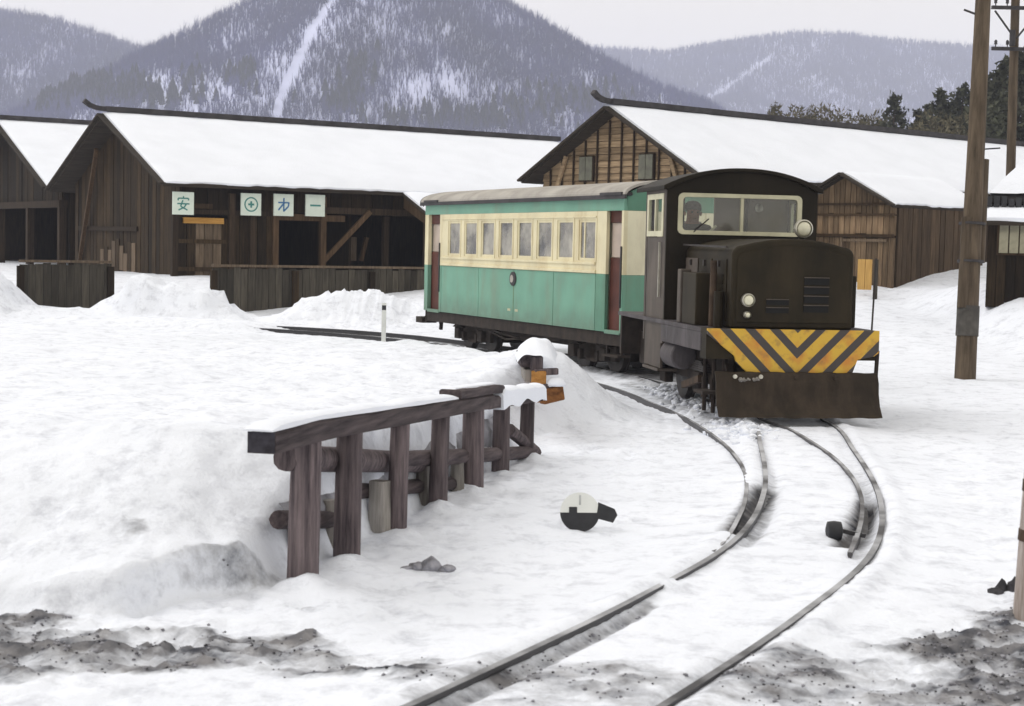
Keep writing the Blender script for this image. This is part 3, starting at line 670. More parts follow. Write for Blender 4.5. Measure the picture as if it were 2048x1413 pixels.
def gable_boards_h(parent, x, zb, zt, span, w, m, name='clapboard'):
    z = zb
    while z < zt-0.05:
        z1 = min(z+w, zt); a0, a1 = span(z+0.004); b0, b1 = span(z1-0.004); mb = MB(); t = 0.035+random.uniform(0, 0.015)
        mb.hexa([(-t, a0, 0.004), (0.02, a0, 0.004), (0.02, a1, 0.004), (-t, a1, 0.004)], [(-0.008, b0, z1-z-0.004), (0.02, b0, z1-z-0.004), (0.02, b1, z1-z-0.004), (-0.008, b1, z1-z-0.004)])
        mb.build(name, m, parent, (x, 0, z)); z = z1
def side_boards(parent, y, x0, x1, zb, zt, w, m, name='board', th=0.03):     # on the eave side, facing -Y
    n = max(1, int(round((x1-x0)/w))); w = (x1-x0)/n
    me = None
    for i in range(n):
        mb = MB(); jt = random.uniform(0, 0.02); lo = zb+random.uniform(-0.02, 0.02)
        mb.box(-w/2+0.007, w/2-0.007, -th-jt, 0.0, 0, zt-lo); mb.build(name, m, parent, (x0+(i+0.5)*w, y, lo))

def shed(label, loc, yaw, half, ridge_z, eave_z, L, ground_z, inset, overx, seed, eave_fall=0.0):
    t = thing('wooden_shed', label, 'shed', (loc[0], loc[1], 0), yaw, 'long wooden sheds under snowy roofs')
    sl = (ridge_z-eave_z)/half
    mb = MB()
    for s in (-1, 1): roof_slab(mb, 0, L, 0, ridge_z-0.10, s*half, eave_z-0.10, 0.09)
    mb.build('roof', M['roofwood'], t)
    mb = MB()
    for s in (-1, 1): snow_slab(mb, 0.03, L-0.02, s*0.03, ridge_z-0.10, s*(half-0.02), eave_z-0.10, 0.11, seed=seed+s)
    mb.build('snow_cover', M['snow'], t, smooth='auto')
    for s in (-1, 1):                                        # barge boards
        mb = MB(); mb.bar((-0.03, 0, ridge_z-0.12), (-0.03, s*half, eave_z-0.12), 0.05, 0.17, up=(1, 0, 0)); 
        b = mb.build('barge_board', M['roofwood'], t)
    ridge_cap(t, L, ridge_z)
    return t, sl

# --- shed on the left with the four signs
A_S = 1.35
A_loc = (-7.9234*A_S, 31.2308*A_S); A_yaw = 0.5768; A_half = 6.5348*A_S/2
A_rz, A_ez = 1.7179+(4.1443-1.7179)*A_S, 1.7179+(2.7674-1.7179)*A_S
shedA, slA = shed('dark wooden shed with four white signs under its snowy eave', A_loc, A_yaw, A_half, A_rz, A_ez, 14.3, 0.7, 0.6, 0.5, 11)
wallY = A_half-0.45; gx0 = 0.62                               # wall planes
roofA = lambda y: A_rz-0.20-slA*abs(y)
gable_boards_v(shedA, gx0, -wallY, wallY, 0.5, roofA, 0.26, M['wall_mid'])
mb = MB(); mb.prism([(-wallY+0.05, 0.3), (wallY-0.05, 0.3), (wallY-0.05, roofA(wallY)), (0, roofA(0)), (-wallY+0.05, roofA(wallY))], 0, gx0+0.03, gx0+0.09)
mb.build('gable_wall', M['wall_dark'], shedA)
mb = MB(); mb.bar((gx0-0.32, 1.25, A_rz-0.95), (gx0-0.10, 3.3, 1.0), 0.10); mb.build('brace', M['brown_post'], shedA)
for zz in (1.95,):
    mb = MB(); mb.box(gx0-0.10, gx0-0.045, -1.2, 3.4, zz-0.06, zz+0.06); mb.build('rail_board', M['batten'], shedA)
random.seed(12)
for i in range(9):                                           # paler replaced boards low on the gable
    y = -0.9+i*0.30; mb = MB(); h = random.uniform(0.5, 1.0); mb.box(-0.075, -0.05, -0.13, 0.13, 0, h)
    mb.build('patch_board', M['pale_board'] if i % 3 != 1 else M['wall_mid'], shedA, (gx0, y, 0.75+random.uniform(0, .15)))
# eave side of the shed, local x along the ridge
def A_x(px, yl):                                             # local x on the plane local y = yl for an image column
    k = (px-1024)/FPX; c, s = math.cos(A_yaw), math.sin(A_yaw)
    return (k*(A_loc[1]+yl*c)-(A_loc[0]-yl*s))/(c-k*s)
wy = -wallY
X = {p: A_x(p, wy) for p in (345, 455, 545, 640, 650, 845)}
Lend = 13.9
zhead = 2.20
side_boards(shedA, wy, gx0+0.05, Lend, 2.42, A_ez+0.0, 0.30, M['wall_dark'])                # upper wall
side_boards(shedA, wy-0.01, A_x(455, wy), A_x(545, wy), 0.4, 2.40, 0.24, M['wall_mid'])
mb = MB(); mb.box(0, A_x(548, wy)-gx0, -0.02, 0.06, 2.32, 2.44); mb.build('lintel', M['batten'], shedA, (gx0, wy-0.05, 0))
mb = MB(); mb.box(0, 1.9, -0.04, 0.04, 0, 0.16); mb.build('lintel', M['brown_post'], shedA, (A_x(545, wy), wy-0.06, 2.24))
# plank doors at the left
dw = A_x(455, wy)-A_x(350, wy)
for i in range(6):
    mb = MB(); w = dw/6; mb.box(-w/2+0.008, w/2-0.008, -0.05-random.uniform(0, .015), -0.01, 0, 1.72)
    mb.build('door_plank', M['pale_board'] if i in (2, 3, 4) else M['wall_mid'], shedA, (A_x(350, wy)+(i+0.5)*w, wy, 0.5))
for zz in (0.95, 1.62):
    mb = MB(); mb.box(0, dw, -0.085, -0.052, 0, 0.10); mb.build('door_ledge', M['wall_mid'], shedA, (A_x(350, wy), wy, zz))
mb = MB(); mb.box(0, A_x(440, wy)-A_x(360, wy), -0.12, -0.03, 0, 0.14); mb.build('fresh_lintel', wood('fresh_lintel_wood', (0.30, 0.15, 0.035), (0.52, 0.29, 0.08), 'x', tone=0.2), shedA, (A_x(360, wy), wy, 2.10))
mb = MB(); mb.box(0, A_x(418, wy)-A_x(380, wy), -0.10, -0.03, 0, 0.12); mb.build('wood_scrap', M['orange_wood'], shedA, (A_x(380, wy), wy-0.005, 2.46)).data.materials[0] = M['wall_brown_v']
for p in (345, 458, 500, 545, 640):
    mb = MB(); mb.box(-0.075, 0.075, -0.09, 0.05, 0, 2.55); mb.build('wall_post', M['brown_post'] if p > 500 else M['batten'], shedA, (A_x(p, wy-0.06), wy-0.06, 0.3))
px5 = A_x(640, wy-0.06)
mb = MB(); mb.bar((px5, wy-0.07, 1.20), (px5+1.25, wy-0.25, 2.52), 0.12); mb.build('brace', M['brown_post'], shedA)
mb = MB(); mb.box(0, Lend-px5, -0.06, 0.06, 0, 0.16); mb.build('tie_beam', M['batten'], shedA, (px5, wy-0.1, 2.44))
for xx in (px5+1.95, px5+3.9, px5+5.6):
    mb = MB(); mb.box(-0.07, 0.07, -0.07, 0.07, 0, 2.6); mb.build('wall_post', M['batten'], shedA, (xx, wy+0.2, 0.3))
# interior back and end of the open bay, floor
mb = MB(); mb.box(gx0+0.2, Lend, wallY-0.06, wallY, 0.2, A_ez-0.05); mb.build('back_wall', M['wall_dark'], shedA)
mb = MB(); mb.box(Lend-0.06, Lend, -wallY+0.05, wallY-0.05, 0.2, A_ez+0.2); mb.build('end_wall', M['wall_dark'], shedA)
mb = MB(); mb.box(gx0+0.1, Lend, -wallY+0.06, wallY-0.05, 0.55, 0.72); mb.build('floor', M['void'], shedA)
mb = MB(); mb.box(px5+1.0, px5+1.06, -wallY+0.4, wallY, 0.6, A_ez-0.2); mb.build('partition', M['wall_dark'], shedA)
# roof carried further down on the right part
ex0 = A_x(800, -A_half); e = 1.25; mb = MB()
roof_slab(mb, ex0, 14.3, -A_half+0.02, A_ez-0.11, -A_half-e, A_ez-0.10-slA*e, 0.08); mb.build('porch_roof', M['roofwood'], shedA)
mb = MB(); snow_slab(mb, ex0+0.01, 14.28, -A_half+0.05, A_ez-0.11, -A_half-e+0.02, A_ez-0.10-slA*e, 0.11, 30, 5, seed=5); mb.build('snow_cover', M['snow'], shedA, smooth='auto')
for xx in (ex0+0.15, ex0+3.2, ex0+6.0):
    mb = MB(); mb.box(-0.07, 0.07, -0.07, 0.07, 0, 1.95); mb.build('porch_post', M['batten'], shedA, (xx, -A_half-e+0.25, 0.3))
mb = MB(); mb.prism([(-A_half+0.03, A_ez-0.22), (-A_half-e+0.05, A_ez-0.20-slA*e), (-A_half-e+0.05, A_ez-0.42-slA*e), (-A_half+0.03, A_ez-0.5)], 0, ex0+0.04, ex0+0.08)
mb.build('porch_end', M['wall_brown_v'], shedA)
# two pale things hanging inside the bay
mb = MB(); mb.box(-0.22, 0.22, -0.03, 0.03, 0, 0.62); mb.build('hatch', M['pale_board'], shedA, (A_x(693, wy+0.9), wy+0.9, 1.25))
mb = MB(); mb.bar((0, 0, 0), (0.16, 0, 0.62), 0.10); mb.build('strut', M['brown_post'], shedA, (A_x(718, wy+0.9), wy+0.9, 1.25))

# signs
def strokes(kind):                                           # bars in a unit square, (x0,z0,x1,z1,width)
    if kind == 'an':
        return [(.5, .97, .5, .84, .09), (.14, .83, .86, .83, .09), (.14, .83, .12, .68, .09), (.86, .83, .85, .70, .09), (.08, .47, .92, .47, .09),
                (.46, .70, .30, .30, .09), (.30, .30, .78, .06, .09), (.70, .46, .56, .24, .09), (.56, .24, .16, .05, .09)]
    if kind == 'cross': return [(.5, .72, .5, .28, .13), (.28, .5, .72, .5, .13)]
    if kind == 'dai': return [(.08, .66, .92, .66, .10), (.50, .98, .50, .06, .10), (.52, .64, .10, .14, .11), (.88, .64, .84, .40, .10), (.84, .40, .48, .06, .11)]
    return [(.10, .50, .90, .50, .12)]
for px, kind, lab, col in ((362, 'an', 'leftmost white sign on the dark shed, bearing the character for safe', 'teal'), (497, 'cross', 'white sign on the dark shed bearing a ringed cross', 'teal'),
                           (562, 'dai', 'white sign on the dark shed bearing a slanting blue character', 'blue'), (625, 'one', 'rightmost white sign on the dark shed, bearing one horizontal stroke', 'teal')):
    xl = A_x(px, wy-0.20); c, s = math.cos(A_yaw), math.sin(A_yaw); yl = wy-0.20
    zc = at(px, 407+(px-362)*0.017, A_loc[1]+xl*s+yl*c).z
    t = thing('sign', lab, 'sign', (A_loc[0]+xl*c-yl*s, A_loc[1]+xl*s+yl*c, zc-0.27), A_yaw, 'white lettered signs on the dark shed')
    w, h = 0.265, 0.54
    mb = MB(); mb.box(-w, w, -0.02, 0.02, 0, h); mb.build('board', M['sign'], t)
    mb = MB(); g = 0.36
    for x0, z0, x1, z1, ww in strokes(kind):
        mb.bar(((x0-.5)*g, -0.024, .27+(z0-.5)*g), ((x1-.5)*g, -0.024, .27+(z1-.5)*g), ww*g, 0.006, up=(0, -1, 0))
    if kind == 'cross':
        n = 20
        for i in range(n):
            a, b = 2*math.pi*i/n, 2*math.pi*(i+1.1)/n
            mb.bar((.46*g*math.cos(a), -0.024, .27+.46*g*math.sin(a)), (.46*g*math.cos(b), -0.024, .27+.46*g*math.sin(b)), .09*g, 0.006, up=(0, -1, 0))
    mb.build('lettering', M[col], t)

# --- second shed at the left edge, behind
Z_S = 1.1
Zloc = (-16.1, 50.6)
shedZ, slZ = shed('dark wooden shed cut by the left edge, its snowy roof meeting the next one', Zloc, A_yaw, 5.15, 5.33, 3.20, 13.0, 0.7, 0.6, 0.5, 31)
roofZ = lambda y: 5.33-0.20-slZ*abs(y)
gable_boards_v(shedZ, 0.62, -4.7, 4.7, 2.6, roofZ, 0.30, M['wall_dark'])
mb = MB(); mb.prism([(-4.7, 2.7), (4.7, 2.7), (4.7, roofZ(4.7)), (0, roofZ(0)), (-4.7, roofZ(4.7))], 0, 0.66, 0.72); mb.build('gable_wall', M['wall_dark'], shedZ)
mb = MB(); mb.box(0.5, 0.75, -4.75, 4.75, 2.55, 2.75); mb.build('tie_beam', M['batten'], shedZ)
for yy in (-4.6, -1.5, 1.6, 4.6):
    mb = MB(); mb.box(0.52, 0.72, yy-0.1, yy+0.1, 0.3, 2.55); mb.build('wall_post', M['batten'], shedZ)
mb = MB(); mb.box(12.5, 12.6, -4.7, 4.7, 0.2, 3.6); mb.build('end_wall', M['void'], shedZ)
mb = MB(); mb.box(0.8, 12.5, -4.72, -4.64, 0.2, 3.2); mb.box(0.8, 12.5, 4.64, 4.72, 0.2, 3.2); mb.build('side_wall', M['wall_dark'], shedZ)

# --- brown shed behind the train
B_loc = (2.1065, 38.5163); B_yaw = 0.7062; B_half = 6.1433/2; B_rz, B_ez = 5.1485, 3.4747
shedB, slB = shed('brown clapboard shed behind the train with two small gable windows', B_loc, B_yaw, B_half, B_rz, B_ez, 19.5, 0.9, 0.5, 0.5, 51)
bw = B_half-0.42; bx0 = 0.42
roofB = lambda y: B_rz-0.20-slB*abs(y)
spanB = lambda z: (-min(bw, (B_rz-0.20-z)/slB), min(bw, (B_rz-0.20-z)/slB))
gable_boards_h(shedB, bx0, 0.4, B_rz-0.22, spanB, 0.155, M['wall_brown'])
for y in np.arange(-bw+0.02, bw, 0.415):
    mb = MB(); mb.box(-0.075, -0.04, -0.02, 0.02, 0, roofB(y)-0.45); mb.build('batten', M['batten'], shedB, (bx0, y, 0.42))
for y, z0 in ((1.02, 3.32), (-1.02, 3.32)):
    wdw = MB(); wdw.box(-0.03, 0.03, -0.25, 0.25, 0, 0.62); f = wdw.build('window', M['batten'], shedB, (bx0-0.075, y, z0))
    for k in (-1, 1):
        mb = MB(); mb.box(-0.02, 0.0, 0.01 if k > 0 else -0.225, 0.225 if k > 0 else -0.01, 0.03, 0.59)
        p = mb.build('pane', simple('clouded_pane', (0.13, 0.13, 0.10), 0.4, 0.3, 5), f, (-0.032, 0, 0))
for sgn in (-1, 1):
    mb = MB(); mb.bar((bx0-0.10, sgn*1.75, roofB(1.75)-0.05), (bx0-0.10, sgn*2.28, 2.6), 0.10, 0.06, up=(1, 0, 0)); mb.build('brace', M['wall_brown'], shedB)
mb = MB(); mb.box(-0.06, 0.0, -1.25, 0.55, 0, 0.20); mb.build('fresh_board', M['orange_wood'], shedB, (bx0-0.09, 0.0, 2.88))
side_boards(shedB, -bw, bx0+0.04, 19.2, 0.5, B_ez+0.05, 0.26, M['wall_brown_v'])
mb = MB(); mb.box(bx0+0.06, 19.2, bw-0.05, bw, 0.3, B_ez+0.05); mb.build('back_wall', M['wall_dark'], shedB)
mb = MB(); mb.box(19.14, 19.2, -bw, bw, 0.3, B_ez+0.2); mb.build('end_wall', M['wall_dark'], shedB)
for x in np.arange(0.35, 19.2, 0.9):
    mb = MB(); y = -B_half; mb.bar((x, -bw, roofB(bw)+0.10), (x, y+0.05, B_ez-0.22), 0.07, 0.09); mb.build('rafter', M['batten'], shedB)
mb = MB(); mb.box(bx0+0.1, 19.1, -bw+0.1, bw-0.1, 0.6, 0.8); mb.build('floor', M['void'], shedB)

# --- low annex in front of it, seen right of the locomotive
C_loc = (7.36, 37.0); C_half = 1.47; C_rz, C_ez, C_L = 3.62, 2.90, 3.55
annex = thing('wooden_annex', 'low gabled annex with a double door, right of the locomotive', 'shed', (C_loc[0], C_loc[1], 0), B_yaw)
slC = (C_rz-C_ez)/C_half
mb = MB()
for s_ in (-1, 1): roof_slab(mb, 0, C_L+0.1, 0, C_rz-0.08, s_*C_half, C_ez-0.08, 0.07)
mb.build('roof', M['roofwood'], annex)
mb = MB()
for s_ in (-1, 1): snow_slab(mb, 0.03, C_L+0.08, s_*0.02, C_rz-0.08, s_*(C_half-0.02), C_ez-0.08, 0.10, 24, 7, seed=61+s_)
mb.build('snow_cover', M['snow'], annex, smooth='auto')
for s_ in (-1, 1):
    mb = MB(); mb.bar((-0.03, 0, C_rz-0.09), (-0.03, s_*C_half, C_ez-0.09), 0.05, 0.14, up=(1, 0, 0)); mb.build('barge_board', M['roofwood'], annex)
cw_ = C_half-0.06; roofC = lambda y: C_rz-0.17-slC*abs(y)
gable_boards_v(annex, 0.18, -cw_, cw_, 2.62, roofC, 0.155, M['annex'])
gable_boards_v(annex, 0.18, -cw_, cw_, 2.16, lambda y: 2.58, 0.155, M['annex_pale'])
mb = MB(); mb.prism([(-cw_, 0.6), (cw_, 0.6), (cw_, roofC(cw_)), (0, roofC(0)), (-cw_, roofC(cw_))], 0, 0.21, 0.27); mb.build('gable_wall', M['wall_dark'], annex)
for zz, hh in ((2.58, 0.05), (2.82, 0.05), (2.10, 0.07)):
    mb = MB(); mb.box(0.07, 0.145, -cw_, cw_, zz, zz+hh); mb.build('rail_board', M['wall_brown_v'], annex)
gable_boards_v(annex, 0.17, -cw_, cw_, 0.7, lambda y: 2.09, 0.15, M['annex'], name='door_plank')
mb = MB(); mb.box(0.085, 0.12, -1.22, 0.0, 2.00, 2.06); mb.build('door_rail', M['pale_board'], annex)
mb = MB(); mb.box(0.085, 0.12, -0.02, 0.04, 0.8, 2.09); mb.build('door_stile', M['pale_board'], annex)
side_boards(annex, -cw_+0.02, 0.24, C_L, 0.6, C_ez-0.12, 0.175, M['annex_side'])
mb = MB(); mb.box(C_L-0.05, C_L, -cw_+0.06, cw_, 0.6, C_ez); mb.build('end_wall', M['wall_dark'], annex)
# the yellow panel leaning at its door
yp = thing('yellow_panel', 'bright yellow panel leaning on the annex beside the locomotive bonnet', 'panel', (at(1729, 572, 35.35).x, 35.35, 0.95), B_yaw-math.pi/2+0.3)
mb = MB(); mb.box(-0.16, 0.0, -0.02, 0.02, 0, 0.66); mb.build('board', M['yellow_board'], yp); mb = MB(); mb.box(0.012, 0.15, -0.02, 0.02, 0, 0.66); mb.build('board', M['yellow_board'], yp)
# grey corner post / snow drift board right of it
cp = thing('leaning_post', 'thin grey post standing before the annex corner', 'post', tuple(at(1750, 580, 35.0)))
mb = MB(); mb.cyl((0, 0, -0.3), (0.01, 0, 0.65), 0.05, 0.045, 8, jit=0.05); mb.build('post', M['fence'], cp)

# --- hut at the right edge
hut = thing('wooden_hut', 'small hut at the right edge with two snowy roofs', 'hut', (10.5, 30.97, 0), -0.29)
mb = MB(); mb.hexa([(-1.55, -1.2, 2.72), (1.8, -1.2, 2.72), (1.8, 1.4, 2.72), (-1.55, 1.4, 2.72)], [(-0.75, 0.0, 3.72), (1.2, 0.0, 3.72), (1.2, 0.3, 3.72), (-0.75, 0.3, 3.72)])
mb.build('roof', M['ridge'], hut)
def hipsnow(b, t, name, parent, seed):
    mb = MB(); n = 14; vs = []; fs = []
    for face in range(4):
        b0, b1, t0, t1 = Vector(b[face]), Vector(b[(face+1) % 4]), Vector(t[face]), Vector(t[(face+1) % 4]); base = len(vs)
        for i in range(n+1):
            for j in range(n+1):
                p = b0.lerp(b1, i/n).lerp(t0.lerp(t1, i/n), j/n); k = pn(np.array([p.x*2+seed]), np.array([p.y*2+p.z]))[0]
                vs.append((p.x, p.y, p.z+0.06+0.05*k))
        for i in range(n):
            for j in range(n):
                a = base+i*(n+1)+j; fs.append((a, a+n+1, a+n+2, a+1))
    mb.add(vs, fs); return mb.build(name, M['snow'], parent, smooth=True)
hipsnow([(-1.45, -1.1, 2.85), (1.8, -1.1, 2.85), (1.8, 1.4, 2.85), (-1.45, 1.4, 2.85)], [(-0.72, 0.0, 3.70), (1.2, 0.0, 3.70), (1.2, 0.3, 3.70), (-0.72, 0.3, 3.70)], 'snow_cover', hut, 3)
mb = MB(); random.seed(5)
for i in range(26):
    x = -1.5+i*0.13; mb.box(x, x+0.10, -1.27-random.uniform(0, .05), -1.10, 2.64+random.uniform(-.04, .02), 2.80+random.uniform(-.02, .05))
mb.build('eave_tiles', M['black'], hut)
mb = MB(); mb.box(-1.4, 1.7, -0.95, 1.3, 2.40, 2.72); mb.build('upper_wall', M['wall_dark'], hut)
mb = MB(); mb.hexa([(-1.6, -1.75, 2.30), (1.9, -1.75, 2.30), (1.9, -0.9, 2.52), (-1.6, -0.9, 2.52)], [(-1.6, -1.75, 2.36), (1.9, -1.75, 2.36), (1.9, -0.9, 2.58), (-1.6, -0.9, 2.58)]); mb.build('porch_roof', M['roofwood'], hut)
mb = MB(); snow_slab(mb, -1.58, 1.88, -0.92, 2.58, -1.73, 2.37, 0.15, 24, 5, 9); mb.build('snow_cover', M['snow'], hut, smooth='auto')
side_boards(hut, -1.45, -1.45, 1.75, 0.8, 2.32, 0.17, M['wall_dark'])
mb = MB(); mb.box(-1.45, 1.75, -1.44, 1.3, 0.8, 2.4); mb.build('wall', M['wall_dark'], hut)
wdw = MB(); wdw.box(-0.30, 0.30, -0.06, 0, 0, 0.58); f = wdw.build('window', M['wall_brown_v'], hut, (-0.99, -1.49, 1.76))
for i in range(3):
    mb = MB(); mb.box(-0.078, 0.078, -0.02, 0, 0.04, 0.54); mb.build('pane', simple('hut_pane', (0.30, 0.28, 0.20), 0.35, 0.5, 3), f, (-0.18+0.18*i, -0.062, 0))

# --- board fences before the left shed
def board_fence(label, p, q, ztop, zbot, w, seed):
    random.seed(seed)
    p, q = Vector(p), Vector(q); d = q-p; n = int(d.length/w); yaw = math.atan2(d.y, d.x)
    t = thing('board_fence', label, 'fence', (p.x, p.y, 0), yaw, 'board fences before the left shed')
    w = d.length/n
    for i in range(n):
        mb = MB(); mb.box(-w/2+0.006, w/2-0.006, -0.03-random.uniform(0, .02), 0, 0, ztop-zbot+random.uniform(-0.03, 0.02)); mb.build('board', M['fence'], t, ((i+0.5)*w, 0, zbot))
    mb = MB(); mb.box(0, d.length, -0.075, 0.03, ztop-zbot+0.0, ztop-zbot+0.05); mb.build('cap_rail', M['pale_board'], t, (0, 0, zbot+0.021))
    k = 0
    while k <= d.length:
        mb = MB(); mb.box(-0.07, 0.07, -0.12, -0.05, 0, ztop-zbot-0.05); mb.build('post', M['wall_mid'], t, (k, 0, zbot)); k += 1.95
    return t
a, b = at(424, 535, 34.2), at(868, 537, 37.6)
board_fence('long board fence before the open bay of the dark shed', (a.x, a.y, 0), (b.x, b.y, 0), 1.13, -0.1, 0.165, 3)
a, b = at(38, 533, 33.4), at(222, 536, 34.6)
board_fence('short board fence at the left edge behind ploughed snow', (a.x, a.y, 0), (b.x, b.y, 0), 1.15, -0.1, 0.165, 4)

# ------------------------------------------------------------------ trees on the right
def conifer(label, px, py, Y, spread, seed, m='needle', group='dark trees behind the brown shed', dens=1.0):
    r = np.random.default_rng(seed); top = at(px, py, Y); z0 = 1.5; h = top.z-z0
    t = thing('conifer_tree', label, 'tree', (top.x, Y, z0), r.uniform(0, 6), group)
    mb = MB(); mb.cyl((0, 0, -0.5), (0, 0, h*0.97), h*0.022+0.05, 0.02, 8); mb.build('trunk', M['bark'], t)
    V = []
    nb = int(110*dens)
    for i in range(nb):
        f = (i+r.random())/nb; zz = h*(0.06+0.94*f); R = spread*1.75*(1-f)**0.66*r.uniform(0.6, 1.2)+0.10; an = r.uniform(0, 2*np.pi)
        for k in range(16):
            u = r.uniform(0.12, 1.0); c = np.array([np.cos(an)*R*u, np.sin(an)*R*u, zz-0.35*R*u*u+r.normal(0, 0.10)]); c[:2] += r.normal(0, 0.08+0.07*R*u, 2)
            s = r.uniform(0.10, 0.26)*(0.6+0.5*spread/2)
            a = r.normal(0, 1, 3); a /= np.linalg.norm(a); b = np.cross(a, r.normal(0, 1, 3)); b /= np.linalg.norm(b)
            V += [c+a*s, c-a*s*0.5+b*s*0.5, c-a*s*0.5-b*s*0.5]
    V = np.array(V); F = np.arange(len(V)).reshape(-1, 3)
    o = tri_mesh('crown', V, F, M[m]); o.parent = t; return t
def bush_tree(label, px, py, Y, spread, seed, m='needle2', group='olive brush above the brown shed roof'):
    r = np.random.default_rng(seed); top = at(px, py, Y); z0 = 1.5; h = top.z-z0
    t = thing('leafless_tree', label, 'tree', (top.x, Y, z0), r.uniform(0, 6), group)
    mb = MB(); mb.cyl((0, 0, -0.5), (0, 0, h*0.6), 0.10, 0.05, 7)
    for k in range(9):
        a = r.uniform(0, 6.28); mb.cyl((0, 0, h*r.uniform(.2, .55)), (math.cos(a)*spread*.7, math.sin(a)*spread*.7, h*r.uniform(.6, .95)), 0.045, 0.012, 5)
    mb.build('trunk', M['bark'], t)
    V = []
    for k in range(2600):
        d = r.normal(0, 1, 3); d /= np.linalg.norm(d); q = r.random()**0.45; c = np.array([d[0]*spread*1.5*q, d[1]*spread*1.5*q, h*0.66+d[2]*h*0.36*q])
        a = r.normal(0, 1, 3)+np.array([0, 0, 0.9]); a /= np.linalg.norm(a); b = np.cross(a, r.normal(0, 1, 3)); b /= np.linalg.norm(b); s = r.uniform(0.14, 0.34)
        V += [c+a*s, c+b*s*0.25, c-b*s*0.25-a*s*0.4]
    V = np.array(V); o = tri_mesh('crown', V, np.arange(len(V)).reshape(-1, 3), M[m]); o.parent = t; return t
bush_tree('thin olive tree alone on the shed roof line, leftmost', 1552, 208, 95, 0.5, 1, group=None)
for i, (px, py, sp) in enumerate(((1596, 216, 1.1), (1628, 213, 1.2), (1662, 215, 1.2), (1700, 226, 1.3), (1735, 233, 1.2), (1762, 226, 1.2))):
    bush_tree(('olive brush over the brown shed roof, first clump from the left', 'olive brush over the brown shed roof, second clump from the left', 'olive brush over the brown shed roof, third clump from the left',
               'olive brush over the brown shed roof, third clump left of the pointed conifer', 'olive brush over the brown shed roof, second clump left of the pointed conifer', 'olive brush over the brown shed roof, touching the pointed conifer')[i], px, py, 96+3*(i % 3), sp, 20+i)
conifer('pointed dark conifer left of the others, over the brown shed roof', 1790, 192, 92, 1.7, 2, group=None, dens=1.3)
conifer('short conifer between the pointed one and the utility pole', 1838, 222, 92, 1.4, 3, group=None)
conifer('tall dark conifer just left of the utility pole', 1884, 181, 88, 1.9, 4, group=None, dens=1.4)
bush_tree('olive leafless tree beside the conifer left of the utility pole', 1868, 226, 85, 1.2, 31, group=None)
conifer('broad dark conifer filling the gap left of the utility pole', 1908, 205, 94, 2.4, 6, group=None, dens=1.5)
conifer('low dark conifer right of the pointed one, over the brown shed roof', 1858, 214, 97, 2.2, 7, group=None, dens=1.4)
conifer('dark conifer half hidden by the utility pole', 1926, 172, 90, 2.0, 5, group=None, dens=1.3)
for i, (px, py, Y, sp) in enumerate(((1968, 160, 84, 1.8), (1990, 150, 78, 1.9), (2012, 122, 74, 1.9), (2040, 112, 70, 2.2), (2068, 88, 70, 2.2), (2090, 110, 76, 2.0))):
    conifer(('dark conifer just right of the thick utility pole, lowest of its stand', 'dark conifer between the thick pole and the thin crossarm pole', 'dark conifer directly behind the thin crossarm pole',
             'tall dark conifer just right of the thin crossarm pole', 'tallest dark conifer, cut by the right edge', 'dark conifer low at the right edge behind the taller ones')[i], px, py, Y, sp, 40+i, dens=1.5)
bush_tree('olive bushes filling between the conifers and pole', 1950, 225, 80, 1.4, 33, group=None)

# ------------------------------------------------------------------ poles
b0 = at(1930, 752, 22.74); t0 = at(1966, 0, 23.2); ax = (t0-b0)
pole = thing('utility_pole', 'thick weathered utility pole with splice timbers, right foreground', 'utility pole', tuple(b0))
mb = MB(); mb.cyl(-ax*0.06, ax*1.25, 0.150, 0.095, 16, jit=0.02, rings=10); mb.build('pole', M['pole'], pole, smooth='auto')
off = Vector((0.13, 0.05, 0)); mb = MB(); mb.cyl(ax*0.30+off, ax*0.575+off, 0.085, 0.075, 10, jit=0.03, rings=4); mb.build('splice_timber', M['pole'], pole, smooth='auto')
off = Vector((-0.09, -0.06, 0)); mb = MB(); mb.cyl(ax*0.18+off, ax*0.42+off, 0.085, 0.08, 10, jit=0.03, rings=4); mb.build('splice_timber', M['pole'], pole, smooth='auto')
mb = MB(); mb.cyl(ax*0.105, ax*0.185, 0.158, 0.156, 16); mb.build('tar_band', M['pole_patch'], pole)
mb = MB(); mb.bar(ax*0.955, ax*0.955+Vector((-0.26, 0, 0.09)), 0.025); mb.bar(ax*0.60, ax*0.60+Vector((0.34, 0, 0.03)), 0.02); mb.build('step_bolt', M['ridge'], pole)
for f in (0.30, 0.40):
    mb = MB(); p = ax*f; mb.cyl(p, p+ax*0.006, 0.185, 0.185, 16); mb.build('wire_band', M['ridge'], pole)
b1 = at(2026, 330, 34); t1 = at(2033, -40, 34.2); ax = t1-b1
p2 = thing('utility_pole', 'thin utility pole with crossarms rising behind the hut', 'utility pole', (b1.x, b1.y, 0.8)); dz = b1.z-0.8
mb = MB(); mb.cyl((0, 0, -0.3), Vector((0, 0, dz))+ax*1.3, 0.105, 0.085, 12, jit=0.02, rings=6); mb.build('pole', M['pole'], p2, smooth='auto')
for fy, py in ((0, 18), (1, 100)):
    c = at(2030, py, 34.1)-Vector((b1.x, b1.y, 0.8)); mb = MB(); mb.box(c.x-0.52, c.x+0.52, c.y-0.16, c.y-0.09, c.z-0.035, c.z+0.035); mb.build('crossarm', M['ridge'], p2)
    for dx in (-0.44, -0.2, 0.2, 0.44):
        mb = MB(); mb.lathe([(0.01, -0.02), (0.012, 0.05), (0.035, 0.06), (0.03, 0.10), (0.038, 0.11), (0.015, 0.15)], 10, (c.x+dx, c.y-0.125, c.z+0.03), 'z'); mb.build('insulator', M['edge'], p2)
